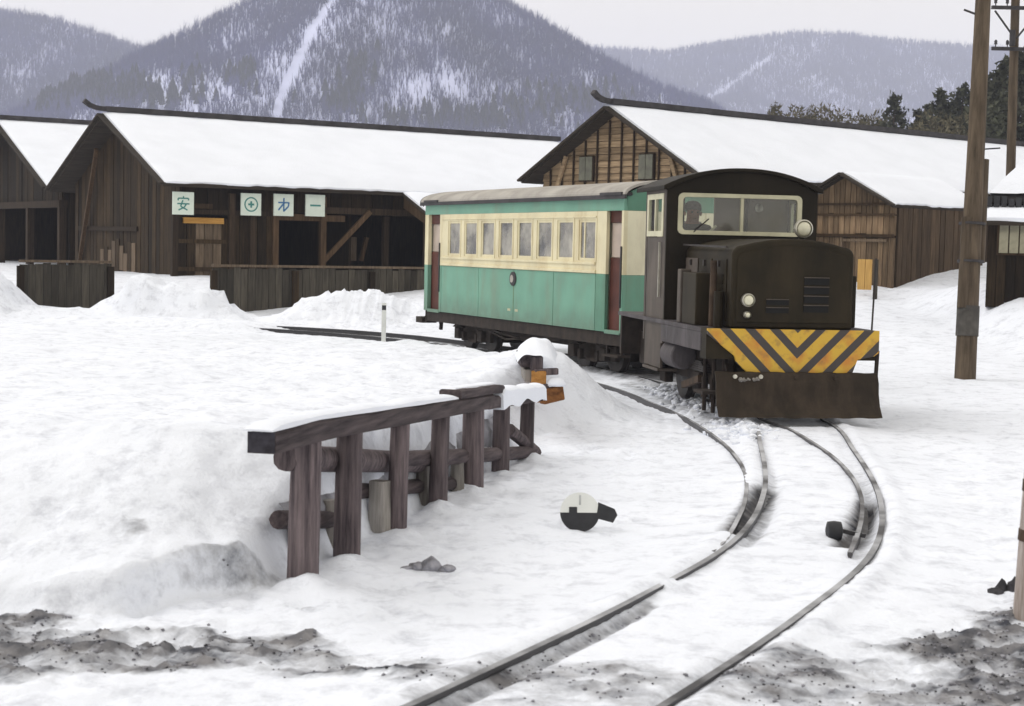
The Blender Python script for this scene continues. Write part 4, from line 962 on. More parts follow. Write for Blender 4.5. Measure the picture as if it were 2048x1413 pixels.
c0, c1 = at(2030, 78, 34)-Vector((b1.x, b1.y, 0.8)), at(1990, 22, 33.9)-Vector((b1.x, b1.y, 0.8))
mb = MB(); mb.bar(c0, c1, 0.03); mb.bar(c0+Vector((0, -.1, 0)), (2*c0-c1)*1.0+Vector((0, 0, 2*(c1.z-c0.z))), 0.03); mb.build('arm_brace', M['ridge'], p2)
mb = MB(); mb.cyl(c0+Vector((-0.09, -0.12, -0.16)), c0+Vector((-0.09, -0.12, 0.16)), 0.06, 0.06, 10); mb.build('fuse_box', M['ridge'], p2)
# nearest post, cut by the right edge
g = onground(2046, 1222, 0.02)
np_ = thing('painted_post', 'short peeling white post cut by the right edge', 'post', (g.x, g.y, 0.0))
mb = MB(); mb.cyl((0.036, 0, -0.2), (0.054, 0.0, 0.76), 0.088, 0.072, 14, jit=0.02, rings=5)
mb.build('post', wood('peeling_post', (0.16, 0.12, 0.10), (0.48, 0.44, 0.42), 'z', tone=0.2), np_, smooth='auto')
for zz in (0.60, 0.36):
    mb = MB(); f = zz/0.76; mb.cyl((0.038+0.02*f, 0, zz), (0.040+0.02*f, 0, zz+0.055), 0.0905-0.012*f, 0.090-0.012*f, 14); mb.build('dark_band', M['rust'], np_)
# small white marker post left of the coach
g = at(767, 684, 27.6)
mk = thing('marker_post', 'slim white marker post with a dark top beside the far track', 'post', (g.x, g.y, g.z))
mb = MB(); mb.box(-0.036, 0.036, -0.036, 0.036, -0.3, 0.54); mb.build('post', M['white'], mk)
mb = MB(); mb.box(-0.034, 0.034, -0.034, 0.034, 0.54, 0.62); mb.build('band', M['black'], mk); mb = MB(); mb.box(-0.036, 0.036, -0.036, 0.036, 0.62, 0.66); mb.build('cap', M['white'], mk)
# ------------------------------------------------------------------ rails
def sweep_rail(name, label, path, group, mat=None, w=0.036, top=None):
    t = np.gradient(path, axis=0); t /= np.linalg.norm(t, axis=1)[:, None]; nrm = np.stack([t[:, 1], -t[:, 0]], 1)
    o0 = path[len(path)//2]; zt = RAIL_TOP+0.07*ss(26.5, 30.5, path[:, 1]) if top is None else np.full(len(path), top)
    prof = [(-w/2, 0), (w/2, 0), (w/2, -0.018), (0.009, -0.028), (0.009, -0.075), (0.042, -0.085), (0.042, -0.095), (-0.042, -0.095), (-0.042, -0.085), (-0.009, -0.075), (-0.009, -0.028), (-w/2, -0.018)]
    vs = []; fs = []; m = len(prof)
    for i, p in enumerate(path):
        for u, v in prof: vs.append((p[0]+nrm[i, 0]*u-o0[0], p[1]+nrm[i, 1]*u-o0[1], zt[i]+v))
    for i in range(len(path)-1):
        for j in range(m): k = (j+1) % m; fs.append((i*m+j, i*m+k, (i+1)*m+k, (i+1)*m+j))
    fs += [tuple(range(m-1, -1, -1)), tuple(range((len(path)-1)*m, len(path)*m))]
    mb = MB(); mb.add(vs, fs); o = mb.build(name, mat or M['rail'], None, (o0[0], o0[1], 0)); return tag(o, label, 'rail', group)
sweep_rail('rail', 'left running rail of the curving track, half buried in snow', offset(TRACK, -0.393), 'rails in the snow')
sweep_rail('rail', 'right running rail of the curving track, half buried in snow', offset(TRACK, 0.393), 'rails in the snow')
def img_path(pts): return smooth_path([tuple(onground(px, py, RAIL_TOP)[:2]) for px, py in pts], 8)
sweep_rail('switch_rail', 'thin inner rail of the points, left of the running rail before the plough', img_path(BLADE_L), 'rails of the points', M['switch'], 0.028, RAIL_TOP-0.003)
sweep_rail('switch_rail', 'thin inner rail of the points, emerging from under the plough blade', img_path(BLADE_R), 'rails of the points', M['switch'], 0.028, RAIL_TOP-0.003)
# throw weight of the points
g = onground(1668, 1072, 0.03)
sw = thing('point_lever', 'small dark lever weight beside the right rail of the points', 'lever', (g.x, g.y, 0.03))
mb = MB(); mb.lathe([(0.02, -0.05), (0.055, -0.04), (0.06, 0.0), (0.055, 0.04), (0.02, 0.05)], 14, (0, 0, 0.03), 'x'); mb.build('weight', M['black'], sw, smooth='auto')
mb = MB(); mb.bar((0.05, 0, 0.03), (0.19, 0.02, 0.0), 0.025); mb.build('rod', M['rail'], sw)
mb = MB(); mb.cyl((0.015, 0.09, -0.05), (0.03, 0.10, 0.055), 0.035, 0.03, 8); mb.build('stand', M['greystub'], sw)

# ------------------------------------------------------------------ passenger coach
CW, CL = 0.875, 6.93
cyaw = 0.4328
coach = thing('passenger_coach', 'small green and cream passenger coach coupled behind the locomotive', 'railway coach',
              (1.4057+CW*math.cos(cyaw), 21.0679+CW*math.sin(cyaw), 0), cyaw)
ZB, ZM, ZT, ZE = 0.62, 1.379, 2.212, 2.385
wc = [1.02+0.664*i for i in range(8)]
def cside(sg):                                               # one long side, sg=-1 is the side in view
    X = lambda d: (sg*(CW-d), sg*(CW-0.05-d)) if sg > 0 else (sg*(CW-d), sg*(CW-0.05-d))
    def bx(mb, d, th, v0, v1, z0, z1):
        a, b = sg*(CW-d), sg*(CW-d-th); mb.box(min(a, b), max(a, b), v0, v1, z0, z1); return mb
    seams = [0.75, 2.02, 3.35, 4.65, 6.18]
    for a, b in zip(seams[:-1], seams[1:]):
        bx(MB(), 0, 0.035, a+0.006, b-0.006, ZB, ZM).build('side_panel', M['green'], coach, bevel=0.004)
    bx(MB(), 0.012, 0.03, 0.78, 6.15, ZB+0.01, ZM-0.01).build('side_backing', M['green_dk'], coach)
    for a, b in ((0.47, 0.744), (6.186, 6.28)):
        bx(MB(), 0.0, 0.05, a, b, ZB, ZM).build('corner_panel', M['green_dk'] if a < 1 else M['green'], coach, bevel=0.004)
        bx(MB(), 0.0, 0.05, a, b, ZM+0.002, ZT).build('corner_panel', M['cream'], coach, bevel=0.004)
    for a, b in ((0.0, 0.055), (6.78, CL)):                  # end pillars
        bx(MB(), 0, 0.06, a, b, ZB, ZM).build('end_pillar', M['green'], coach); bx(MB(), 0, 0.06, a, b, ZM+0.002, ZT).build('end_pillar', M['cream'], coach)
    bx(MB(), 0, 0.05, 0.0, CL, ZT+0.002, ZE+0.03).build('letter_board', M['green'], coach)
    # window band
    mb = MB(); bx(mb, 0.0, 0.05, 0.75, 6.18, ZM+0.002, 1.55); bx(mb, 0.0, 0.05, 0.75, 6.18, 2.10, ZT)
    edges = [0.75]+[w+s*0.25 for w in wc for s in (-1, 1)]+[6.18]
    for a, b in zip(edges[::2], edges[1::2]): bx(mb, 0.0, 0.05, a, b, 1.55, 2.10)
    mb.build('window_band', M['cream'], coach)
    bx(MB(), -0.022, 0.03, 0.74, 6.19, ZM+0.005, ZM+0.045).build('belt_rail', M['cream'], coach, bevel=0.006)
    bx(MB(), -0.018, 0.03, 0.76, 6.17, 1.495, 1.530).build('sill_rail', M['cream'], coach, bevel=0.006)
    bx(MB(), -0.014, 0.03, 0.76, 6.17, 2.125, 2.150).build('top_rail', M['cream'], coach, bevel=0.005)
    for i, w in enumerate(wc):
        mb = MB()
        for (a, b, c, d) in ((w-0.25, w-0.208, 1.55, 2.10), (w+0.208, w+0.25, 1.55, 2.10), (w-0.208, w+0.208, 1.55, 1.585), (w-0.208, w+0.208, 2.065, 2.10)): bx(mb, 0.012, 0.025, a, b, c, d)
        if i == 0: bx(mb, 0.012, 0.025, w+0.085, w+0.115, 1.585, 2.065)
        f = mb.build('window', M['cream'], coach)
        bx(MB(), 0.022, 0.005, w-0.209, w+0.209, 1.58, 2.07).build('pane', M['glass'], f)
        bx(MB(), -0.010, 0.02, w-0.285, w-0.255, 1.53, 2.12).build('window_post', M['cream'], coach, bevel=0.004)
    # doorways: maroon lower door set back, panes above with painted reflection
    for a, b in ((0.055, 0.47), (6.28, 6.78)):
        d = bx(MB(), 0.07, 0.03, a, b, ZB+0.02, 1.60).build('door', M['maroon'], coach)
        bx(MB(), 0.10, 0.03, a+0.02, a+0.06, 1.60, ZT).build('door_stile', M['maroon'], d)
        bx(MB(), 0.06, 0.02, a, b, 2.06, ZT).build('door_head', M['maroon'], d)
        bx(MB(), 0.085, 0.01, a+0.11, b-0.005, 1.605, 2.055).build('door_pane', M['pinkish'], d)
        bx(MB(), 0.0, 0.05, a, b, ZB-0.02, ZB+0.03).build('door_sill', M['green'], coach)
        bx(MB(), -0.02, 0.02, a-0.03, a-0.01, 0.95, 1.75).build('grab_rail', M['edge'], coach)
    if sg < 0:
        e = MB(); e.lathe([(0.105, 0.0), (0.105, -0.018), (0.085, -0.026), (0.02, -0.026)], 24, (0, 0, 0), 'x'); em = e.build('emblem', M['edge'], coach, (-CW, 3.36, 1.24))
        e = MB(); e.lathe([(0.058, -0.027), (0.058, -0.033), (0.01, -0.034)], 8, (0, 0, 0), 'x'); e.build('emblem_centre', M['croof'], em)
        mb = MB(); mb.bar((-CW-0.002, 3.35, 1.14), (-CW-0.002, 3.35, ZB+0.16), 0.022, 0.003, up=(1, 0, 0)); mb.build('rust_streak', simple('rust_streak', (0.16, 0.25, 0.16), 0.7, 0.3, 5), coach)
        for v in (3.24, 3.50):
            mb = MB(); 
            for k in range(3): mb.box(-CW-0.003, -CW+0.002, v-0.05+k*0.035, v-0.03+k*0.035, ZB+0.14, ZB+0.175)
            mb.build('small_lettering', M['cream'], coach)
cside(-1); cside(1)
for y0, sgn in ((0.0, -1), (CL, 1)):                         # ends
    a, b = (y0, y0+0.05) if sgn < 0 else (y0-0.05, y0)
    for s in (-1, 1):
        x0, x1 = sorted((s*0.36, s*(CW-0.06)))
        mb = MB(); mb.box(x0, x1, a, b, ZB, ZM); mb.build('end_panel', M['green'], coach, bevel=0.006)
        mb = MB(); mb.box(x0, x1, a, b, ZM+0.002, 1.62); mb.box(x0, x0+0.06, a, b, 1.62, ZT); mb.box(x1-0.06, x1, a, b, 1.62, ZT); mb.box(x0+0.06, x1-0.06, a, b, 2.10, ZT)
        mb.box(x0+0.06, x1-0.06, a, b, 1.62, 2.10)
        mb.build('end_panel', M['cream_pale'], coach)
    mb = MB(); mb.box(-0.36, 0.36, a+0.01, b-0.01, ZB, ZM); mb.build('end_door', M['green_dk'], coach)
    mb = MB(); mb.box(-0.36, -0.30, a+0.01, b-0.01, ZM, ZT); mb.box(0.30, 0.36, a+0.01, b-0.01, ZM, ZT); mb.box(-0.30, 0.30, a+0.01, b-0.01, ZM, 1.55); mb.box(-0.30, 0.30, a+0.01, b-0.01, 2.1, ZT)
    f = mb.build('end_door', M['cream_pale'], coach)
    mb = MB(); mb.box(-0.30, 0.30, a+0.02, b-0.02, 1.55, 2.10); mb.build('pane', M['glass'], f)
    mb = MB(); mb.prism([(-CW+0.05, ZT+0.002)]+[(CW-0.05, ZT+0.002)]+[((CW-0.03)*math.cos(t), ZE+0.20*math.sin(t)) for t in np.linspace(0, math.pi, 15)], 1, a, b); mb.build('end_fascia', M['green_dk'], coach)
for y in (0.66, 6.24):
    mb = MB(); mb.box(-CW+0.06, -0.3, y-0.02, y+0.02, ZB, ZT+0.1); mb.box(0.3, CW-0.06, y-0.02, y+0.02, ZB, ZT+0.1); mb.box(-0.3, 0.3, y-0.02, y+0.02, 2.05, ZT+0.1); mb.build('partition', M['cream_pale'], coach)
mb = MB(); mb.box(-CW+0.06, CW-0.06, 0.06, CL-0.06, ZB-0.02, ZB+0.03); mb.build('floor', M['saloon'], coach)
for s in (-1, 1):
    mb = MB(); x0, x1 = sorted((s*(CW-0.07), s*(CW-0.45))); mb.box(x0, x1, 0.8, 6.1, 1.0, 1.10); mb.box(*sorted((s*(CW-0.07), s*(CW-0.13))), 0.8, 6.1, 1.1, 1.5); mb.build('seat', M['maroon'], coach)
# roof: low arch with overhang
prof = [((CW+0.055)*math.cos(t), ZE+0.015+0.235*math.sin(t)**0.8 if 0 < t < math.pi else ZE+0.015) for t in np.linspace(0, math.pi, 25)]
mb = MB(); mb.prism(prof+[(p[0]*0.98, p[1]-0.03) for p in prof[::-1]], 1, -0.10, CL+0.10); mb.build('roof', M['croof'], coach)
for s in (-1, 1):
    mb = MB(); mb.bar((s*(CW+0.045), -0.11, ZE+0.005), (s*(CW+0.045), CL+0.11, ZE+0.005), 0.03, 0.055); mb.build('gutter', M['edge'], coach)
mb = MB(); mb.prism(prof+[(p[0]*0.93, p[1]-0.05) for p in prof[::-1]], 1, CL+0.10, CL+0.125); mb.build('roof_edge', M['edge'], coach)
for v in (0.26, 6.55):
    mb = MB(); mb.box(-CW-0.075, -CW+0.10, v-0.30, v+0.30, ZE+0.02, ZE+0.065); mb.build('rain_strip', M['edge'], coach, bevel=0.01)
# underframe, bogies
for s in (-1, 1):
    mb = MB(); x0, x1 = sorted((s*(CW-0.03), s*(CW-0.11))); mb.box(x0, x1, 0.0, CL, ZB-0.175, ZB-0.005); mb.build('solebar', M['under'], coach, bevel=0.006)
for y0 in (0.0, CL-0.08):
    mb = MB(); mb.box(-CW+0.03, CW-0.03, y0, y0+0.08, ZB-0.20, ZB-0.005); mb.build('buffer_beam', M['under'], coach)
mb = MB(); mb.box(-0.45, 0.45, 1.6, 5.4, ZB-0.30, ZB-0.12); mb.build('truss', M['under'], coach)
for y in (2.9, 3.9):
    mb = MB(); mb.bar((-0.72, 1.9, ZB-0.16), (-0.72, y, ZB-0.31), 0.03); mb.bar((-0.72, 5.0, ZB-0.16), (-0.72, y, ZB-0.31), 0.03)
    mb.build('truss_rod', M['under'], coach)
def wheel_mb(r=0.245):
    m = MB(); m.lathe([(0.05, -0.07), (0.06, -0.05), (r*0.62, -0.035), (r*0.86, -0.05), (r, -0.045), (r+0.004, 0.02), (r+0.028, 0.026), (r+0.028, 0.045), (r*0.8, 0.045), (0.05, 0.04)], 28, (0, 0, 0), 'x'); return m
for yb_ in (1.35, 5.50):
    mb = MB()
    for s in (-1, 1): mb.box(*sorted((s*0.53, s*0.60)), -0.72, 0.72, -0.10, 0.11)
    mb.box(-0.6, 0.6, -0.16, 0.16, -0.14, 0.16); mb.box(-0.66, 0.66, -0.30, -0.22, -0.12, 0.02); mb.box(-0.66, 0.66, 0.22, 0.30, -0.12, 0.02)
    bg_ = mb.build('bogie', M['under'], coach, (0, yb_, 0.30), bevel=0.01)
    for wy_ in (-0.46, 0.46):
        for s in (-1, 1):
            w = wheel_mb().build('wheel', M['steel'], bg_, (s*0.42, wy_, -0.02), smooth='auto')
            if s > 0: w.rotation_euler = (0, 0, math.pi)
            mb = MB(); mb.box(*sorted((s*0.59, s*0.68)), wy_-0.09, wy_+0.09, -0.10, 0.08); mb.build('axle_box', M['under'], bg_, bevel=0.012)
            mb = MB(); 
            for k in range(4): mb.box(*sorted((s*0.60, s*0.66)), wy_-0.20+k*0.04, wy_+0.20-k*0.04, 0.08+k*0.018, 0.096+k*0.018)
            mb.build('spring', M['under'], bg_)
for y0, d in ((CL, 1), (0, -1)):
    mb = MB(); mb.bar((0, y0, ZB-0.16), (0, y0+d*0.34, ZB-0.18), 0.10, 0.11); mb.bar((0, y0+d*0.30, ZB-0.18), (0, y0+d*0.40, ZB-0.18), 0.22, 0.15); mb.build('coupler', M['under'], coach, bevel=0.015)
    mb = MB(); mb.bar((-0.5, y0, ZB-0.13), (-0.5, y0+d*0.16, ZB-0.22), 0.06); mb.bar((-0.5, y0+d*0.12, ZB-0.22), (-0.5, y0+d*0.14, ZB-0.34), 0.05); mb.build('brake_hose', M['under'], coach)
for v in (0.26,):
    mb = MB(); mb.box(-CW-0.02, -CW+0.16, v-0.22, v+0.22, 0.30, 0.33)
    for k in (-0.2, 0.2): mb.bar((-CW+0.05, v+k, 0.33), (-CW+0.05, v+k, ZB-0.1), 0.025)
    mb.build('step', M['under'], coach)

mb = MB(); mb.box(-CW-0.02, -CW+0.25, CL+0.03, CL+0.30, 0.40, 0.50); mb.bar((-CW+0.12, CL-0.02, ZB-0.08), (-CW+0.12, CL+0.2, 0.47), 0.06); mb.build('end_step', M['under'], coach)
# ------------------------------------------------------------------ locomotive
loco = thing('diesel_locomotive', 'dark little diesel locomotive with snow plough and yellow striped buffer beam', 'locomotive', (2.7543, 16.0627, 0), 0.1562)
BW, BT, HW, HT = 0.8788, 0.9635, 0.6257, 1.779
# striped plate, object origin at the plate's centre so the paint stays with it
outl = [(-BW, 0.0), (-BW, -0.055), (-0.60, -0.265), (-0.575, -0.335), (-0.43, -0.455), (0.60, -0.455), (0.66, -0.29), (0.83, -0.255), (BW, -0.22), (BW, 0.0)]
mb = MB(); mb.prism(outl, 1, -0.02, 0.02); mb.build('buffer_beam', M['stripes'], loco, (0, -0.075, BT), bevel=0.004)
mb = MB(); mb.box(-BW, BW, -0.05, 0.16, BT-0.30, BT-0.003); mb.build('head_stock', M['loco'], loco)
# bonnet
def arch(hw, z0, ze, crown, r, n=6):
    pts = [(-hw, z0), (hw, z0)]
    for i in range(n+1):
        a = math.pi/2*i/n; pts.append((hw-r+r*math.cos(a), ze-r+r*math.sin(a)))
    xs = np.linspace(hw-r, -hw+r, 9)[1:-1]
    for x in xs: pts.append((x, ze+crown*(1-(x/(hw-r))**2)))
    for i in range(n+1):
        a = math.pi/2+math.pi/2*i/n; pts.append((-hw+r+r*math.cos(a), ze-r+r*math.sin(a)))
    return pts
mb = MB(); mb.prism(arch(HW, BT+0.002, HT, 0.075, 0.10), 1, 0.0, 1.76); mb.build('bonnet', M['loco'], loco, bevel=0.02, smooth='auto')
mb = MB(); mb.prism(arch(HW-0.05, BT+0.06, HT-0.06, 0.065, 0.09), 1, -0.012, 0.0); mb.build('bonnet_front', M['loco'], loco, bevel=0.006)
# radiator slots, right
fw = lambda px, py: (Matrix.Rotation(-0.1562, 3, 'Z') @ (at(px, py, 16.05)-Vector((2.7543, 16.0627, 0))))
c = fw(1635, 591)
for k in range(4):
    z = c.z+0.135-k*0.091; mb = MB(); mb.box(-0.128, 0.128, -0.004, 0.01, -0.034, 0.030); s_ = mb.build('grille_slot', M['slot'], loco, (c.x, -0.016, z))
    mb = MB(); mb.bar((-0.128, -0.004, 0.036), (0.128, -0.004, 0.036), 0.018, 0.009); mb.build('louvre_lip', M['loco_side'], s_)
c = fw(1553, 612)
for dz in (0.035, -0.045):
    mb = MB(); mb.box(-0.115, 0.115, -0.004, 0.01, -0.026, 0.022); s_ = mb.build('grille_slot', M['slot'], loco, (c.x, -0.016, c.z+dz))
    mb = MB(); mb.bar((-0.115, -0.004, 0.028), (0.115, -0.004, 0.028), 0.014, 0.008); mb.build('louvre_lip', M['loco_side'], s_)
def lamp(x, z, r, y=-0.012):
    m = MB(); m.lathe([(r*0.75, 0.03), (r*1.05, 0.0), (r*1.05, -0.055), (r*0.92, -0.062), (r*0.9, -0.04)], 24, (0, 0, 0), 'y'); o = m.build('headlight', M['chrome'], loco, (x, y, z), smooth='auto')
    m = MB(); m.lathe([(r*0.91, -0.045), (r*0.7, -0.062), (r*0.4, -0.072), (0.004, -0.076)], 24, (0, 0, 0), 'y'); m.build('lens', M['lens'], o, smooth=True); return o
c = fw(1490, 600); lamp(c.x, c.z, 0.062); c = fw(1488, 629); lamp(c.x, c.z, 0.032)
HL = at(1605, 458, 16.5)-Vector((2.7543, 16.0627, 0)); HL = Matrix.Rotation(-0.1562, 3, 'Z') @ HL
lamp(HL.x, HL.z, 0.088, HL.y)
mb = MB(); mb.cyl((HL.x, HL.y+0.02, HL.z-0.08), (HL.x, HL.y+0.03, HT+0.0), 0.03, 0.04, 10); mb.build('lamp_bracket', M['loco'], loco)
# bonnet side doors and boxes (left side in view)
for sg in (-1, 1):
    for k in range(3):
        y0 = 0.16+k*0.53; X0, X1 = sorted((sg*(HW+0.0), sg*(HW+0.014))); mb = MB(); mb.box(X0, X1, y0, y0+0.48, BT+0.06, HT-0.14); d = mb.build('bonnet_door', M['loco_side'] if k == 2 else M['loco'], loco, bevel=0.004)
        for q in range(5):
            mb = MB(); mb.box(*sorted((sg*(HW+0.008), sg*(HW+0.022))), y0+0.08, y0+0.40, BT+0.22+q*0.07, BT+0.245+q*0.07); mb.build('louvre', M['loco'], d)
        mb = MB(); mb.box(*sorted((sg*(HW+0.01), sg*(HW+0.035))), y0+0.22, y0+0.26, BT+0.60, BT+0.66); mb.build('handle', M['steel'], d)
    mb = MB(); mb.box(*sorted((sg*(BW-0.03), sg*(HW+0.025))), 0.50, 1.02, BT, BT+0.53); mb.build('battery_box', M['loco'], loco, bevel=0.012)
    mb = MB(); mb.box(*sorted((sg*(BW-0.02), sg*(HW+0.12))), 1.06, 1.20, BT, BT+0.56); mb.build('filler_post', M['loco_side'], loco, bevel=0.012)
mb = MB(); mb.cyl((-0.72, 0.32, BT), (-0.72, 0.32, 1.62), 0.038, 0.034, 12); mb.build('exhaust_pipe', M['rust'], loco); mb = MB(); mb.cyl((-0.70, 0.18, BT), (-0.70, 0.18, 1.32), 0.05, 0.05, 12); mb.build('air_cylinder', M['loco'], loco)
mb = MB(); mb.bar((-HW-0.03, 0.1, HT-0.02), (-HW-0.03, 1.74, HT+0.0), 0.02); mb.build('hand_rail', M['steel'], loco)
# running boards and frames
for sg in (-1, 1):
    mb = MB(); mb.box(*sorted((sg*BW, sg*0.5)), 0.16, 3.9, BT-0.045, BT-0.002); mb.build('running_board', M['board_grey'], loco)
    mb = MB(); mb.box(*sorted((sg*BW, sg*(BW-0.05))), 0.10, 1.76, BT-0.235, BT-0.047); mb.build('side_valance', M['board_grey'], loco, bevel=0.008)
    mb = MB(); mb.box(*sorted((sg*0.60, sg*0.54)), 0.10, 3.9, 0.34, BT-0.24); mb.build('side_frame', M['under'], loco, bevel=0.01)
    for y in (0.95, 2.35):
        w = wheel_mb(0.30).build('wheel', M['steel'], loco, (sg*0.42, y, 0.355), smooth='auto')
        if sg > 0: w.rotation_euler = (0, 0, math.pi)
        mb = MB(); mb.box(*sorted((sg*0.60, sg*0.70)), y-0.12, y+0.12, 0.24, 0.46); mb.build('axle_box', M['under'], loco, bevel=0.015)
        mb = MB()
        for k in range(5): mb.box(*sorted((sg*0.61, sg*0.68)), y-0.34+k*0.055, y+0.34-k*0.055, 0.47+k*0.022, 0.489+k*0.022)
        mb.build('leaf_spring', M['steel'], loco)
    mb = MB(); mb.cyl((sg*0.74, 1.28, 0.60), (sg*0.74, 1.78, 0.60), 0.145, 0.145, 20); mb.build('air_tank', M['board_grey'], loco, bevel=0.02, smooth='auto')
    for y, x in ((0.16, 0.63), (0.27, 0.70), (0.40, 0.66), (0.52, 0.72)):
        mb = MB(); mb.cyl((sg*x, y, 0.10), (sg*x, y, BT-0.24), 0.022, 0.022, 8); mb.cyl((sg*x, y, 0.24), (sg*x, y, 0.44), 0.036, 0.036, 8); mb.build('sand_pipe', M['under'], loco)
    mb = MB(); mb.box(*sorted((sg*(BW-0.22), sg*(BW-0.02))), 0.10, 0.42, 0.30, 0.33); mb.build('foot_step', M['under'], loco)
    mb = MB(); mb.bar((sg*(BW-0.12), 0.55, 0.42), (sg*(BW-0.12), 1.2, 0.30), 0.05, 0.07); mb.build('brake_rod', M['rust'], loco)
mb = MB(); mb.box(-0.5, 0.5, 0.15, 3.9, 0.40, 0.72); mb.build('frame', M['under'], loco)
mb = MB(); mb.box(-BW+0.04, BW-0.04, 3.86, 3.94, 0.45, BT-0.02); mb.build('rear_beam', M['under'], loco)
mb = MB(); mb.bar((0, 3.94, 0.45), (0, 5.05, 0.44), 0.09, 0.10); mb.build('draw_bar', M['under'], loco)
# plough
prf = [(-0.10, 0.54), (-0.145, 0.44), (-0.152, 0.34), (-0.195, 0.22), (-0.275, 0.115)]
def plough_prof(th): return prf+[(y+th, z+0.006) for y, z in prf[::-1]]
n = 24; vs = []; fs = []; pp = plough_prof(0.025); m_ = len(pp)
for i in range(n+1):
    x = -0.80+1.66*i/n; sweep = 0.04*abs(x)
    for y, z in pp: vs.append((x, y+sweep-0.06, z+0.004*math.sin(x*23)))
for i in range(n):
    for j in range(m_): k = (j+1) % m_; fs.append((i*m_+j, i*m_+k, (i+1)*m_+k, (i+1)*m_+j))
fs += [tuple(range(m_-1, -1, -1)), tuple(range(n*m_, (n+1)*m_))]
mb = MB(); mb.add(vs, fs); pl_ = mb.build('plough', M['plow'], loco, smooth='auto')
for x in (-0.6, -0.1, 0.45):
    mb = MB(); mb.bar((x, -0.08, 0.42), (x, 0.15, 0.60), 0.06, 0.05); mb.build('plough_arm', M['under'], pl_)
for x in (-0.62, -0.36, 0.0, 0.4):
    mb = MB(); mb.cyl((x, -0.185, 0.505), (x, -0.205, 0.505), 0.022, 0.022, 8); mb.build('bolt', M['chrome'] if x < -0.3 else M['plow'], pl_)
mb = MB(); random.seed(4)
for k in range(14):
    x = -0.48+random.uniform(-0.09, 0.09); mb.cyl((x, -0.195, 0.47+random.uniform(-.01, .02)), (x+random.uniform(-.03, .03), -0.225, 0.475), random.uniform(0.01, 0.025), 0.008, 6)
mb.build('clinging_snow', M['greystub'], pl_)
mb = MB(); mb.cyl((0.865, -0.05, 0.30), (0.885, -0.04, BT-0.20), 0.022, 0.022, 8); mb.build('plough_rod', M['under'], loco)
mb = MB(); mb.cyl((0.84, 0.02, BT), (0.86, 0.02, 1.68), 0.010, 0.010, 8); mb.build('marker_rod', M['steel'], loco); 
# cab
CY0, CY1, KW, KE, KC = 1.77, 2.72, 0.848, 2.385, 2.59
def top_arc(x): return KE+(KC-KE)*(1-(abs(x)/KW)**2.2)
WX0, WX1, WZ0, WZ1 = -0.71, 0.655, 1.905, 2.325
def wall_poly(x0, x1, n=8): return [(x, top_arc(x)) for x in np.linspace(x1, x0, n)]
mb = MB()
mb.prism([(-KW, BT), (KW, BT), (KW, WZ0), (-KW, WZ0)], 1, CY0, CY0+0.04)
mb.prism([(-KW, WZ0), (WX0, WZ0), (WX0, WZ1), (-KW, WZ1)], 1, CY0, CY0+0.04)
mb.prism([(WX1, WZ0), (KW, WZ0), (KW, WZ1), (WX1, WZ1)], 1, CY0, CY0+0.04)
mb.prism([(-KW, WZ1), (KW, WZ1)]+wall_poly(-KW, KW, 17), 1, CY0, CY0+0.04)
mb.build('cab_front', M['loco_black'], loco)
mb = MB(); mb.prism([(-KW-0.05, KE-0.02)]+[(x, top_arc(x*KW/(KW+0.05))+0.03) for x in np.linspace(-KW-0.05, KW+0.05, 21)]+[(KW+0.05, KE-0.02)]+[(x, top_arc(x)-0.01) for x in np.linspace(KW, -KW, 15)], 1, CY0-0.05, CY1+0.30); mb.build('cab_roof', M['loco_black'], loco, bevel=0.01)
# rounded windscreen frame
def rrect(x0, x1, z0, z1, r, n=5):
    pts = []
    for cx, cz, a0 in ((x1-r, z1-r, 0), (x0+r, z1-r, 90), (x0+r, z0+r, 180), (x1-r, z0+r, 270)):
        for i in range(n+1): a = math.radians(a0+90*i/n); pts.append((cx+r*math.cos(a), cz+r*math.sin(a)))
    return pts
def ring(outer, inner, y0, y1):
    m = MB(); n = len(outer); vs = [(x, y0, z) for x, z in outer]+[(x, y0, z) for x, z in inner]+[(x, y1, z) for x, z in outer]+[(x, y1, z) for x, z in inner]; fs = []
    for i in range(n):
        j = (i+1) % n; fs += [(i, j, n+j, n+i), (2*n+i, 3*n+i, 3*n+j, 2*n+j), (i, 2*n+i, 2*n+j, j), (n+i, n+j, 3*n+j, 3*n+i)]
    return m.add(vs, fs)
f = ring(rrect(WX0-0.015, WX1+0.015, WZ0-0.015, WZ1+0.015, 0.06), rrect(WX0+0.038, WX1-0.038, WZ0+0.030, WZ1-0.030, 0.04), CY0-0.018, CY0+0.03).build('windscreen_frame', M['frame'], loco, bevel=0.004)
mb = MB(); mb.box(-0.022, 0.008, CY0-0.012, CY0+0.03, WZ0+0.03, WZ1-0.03); mb.build('divider', M['frame'], f)
for a, b in ((WX0+0.03, -0.02), (0.005, WX1-0.03)):
    mb = MB(); mb.box(a, b, CY0+0.008, CY0+0.014, WZ0+0.025, WZ1-0.025); mb.build('pane', M['glass_clear'], f)
mb = MB(); mb.bar((-0.55, CY0-0.012, WZ0+0.01), (-0.38, CY0-0.014, WZ0+0.16), 0.012); mb.build('wiper', M['steel'], f)
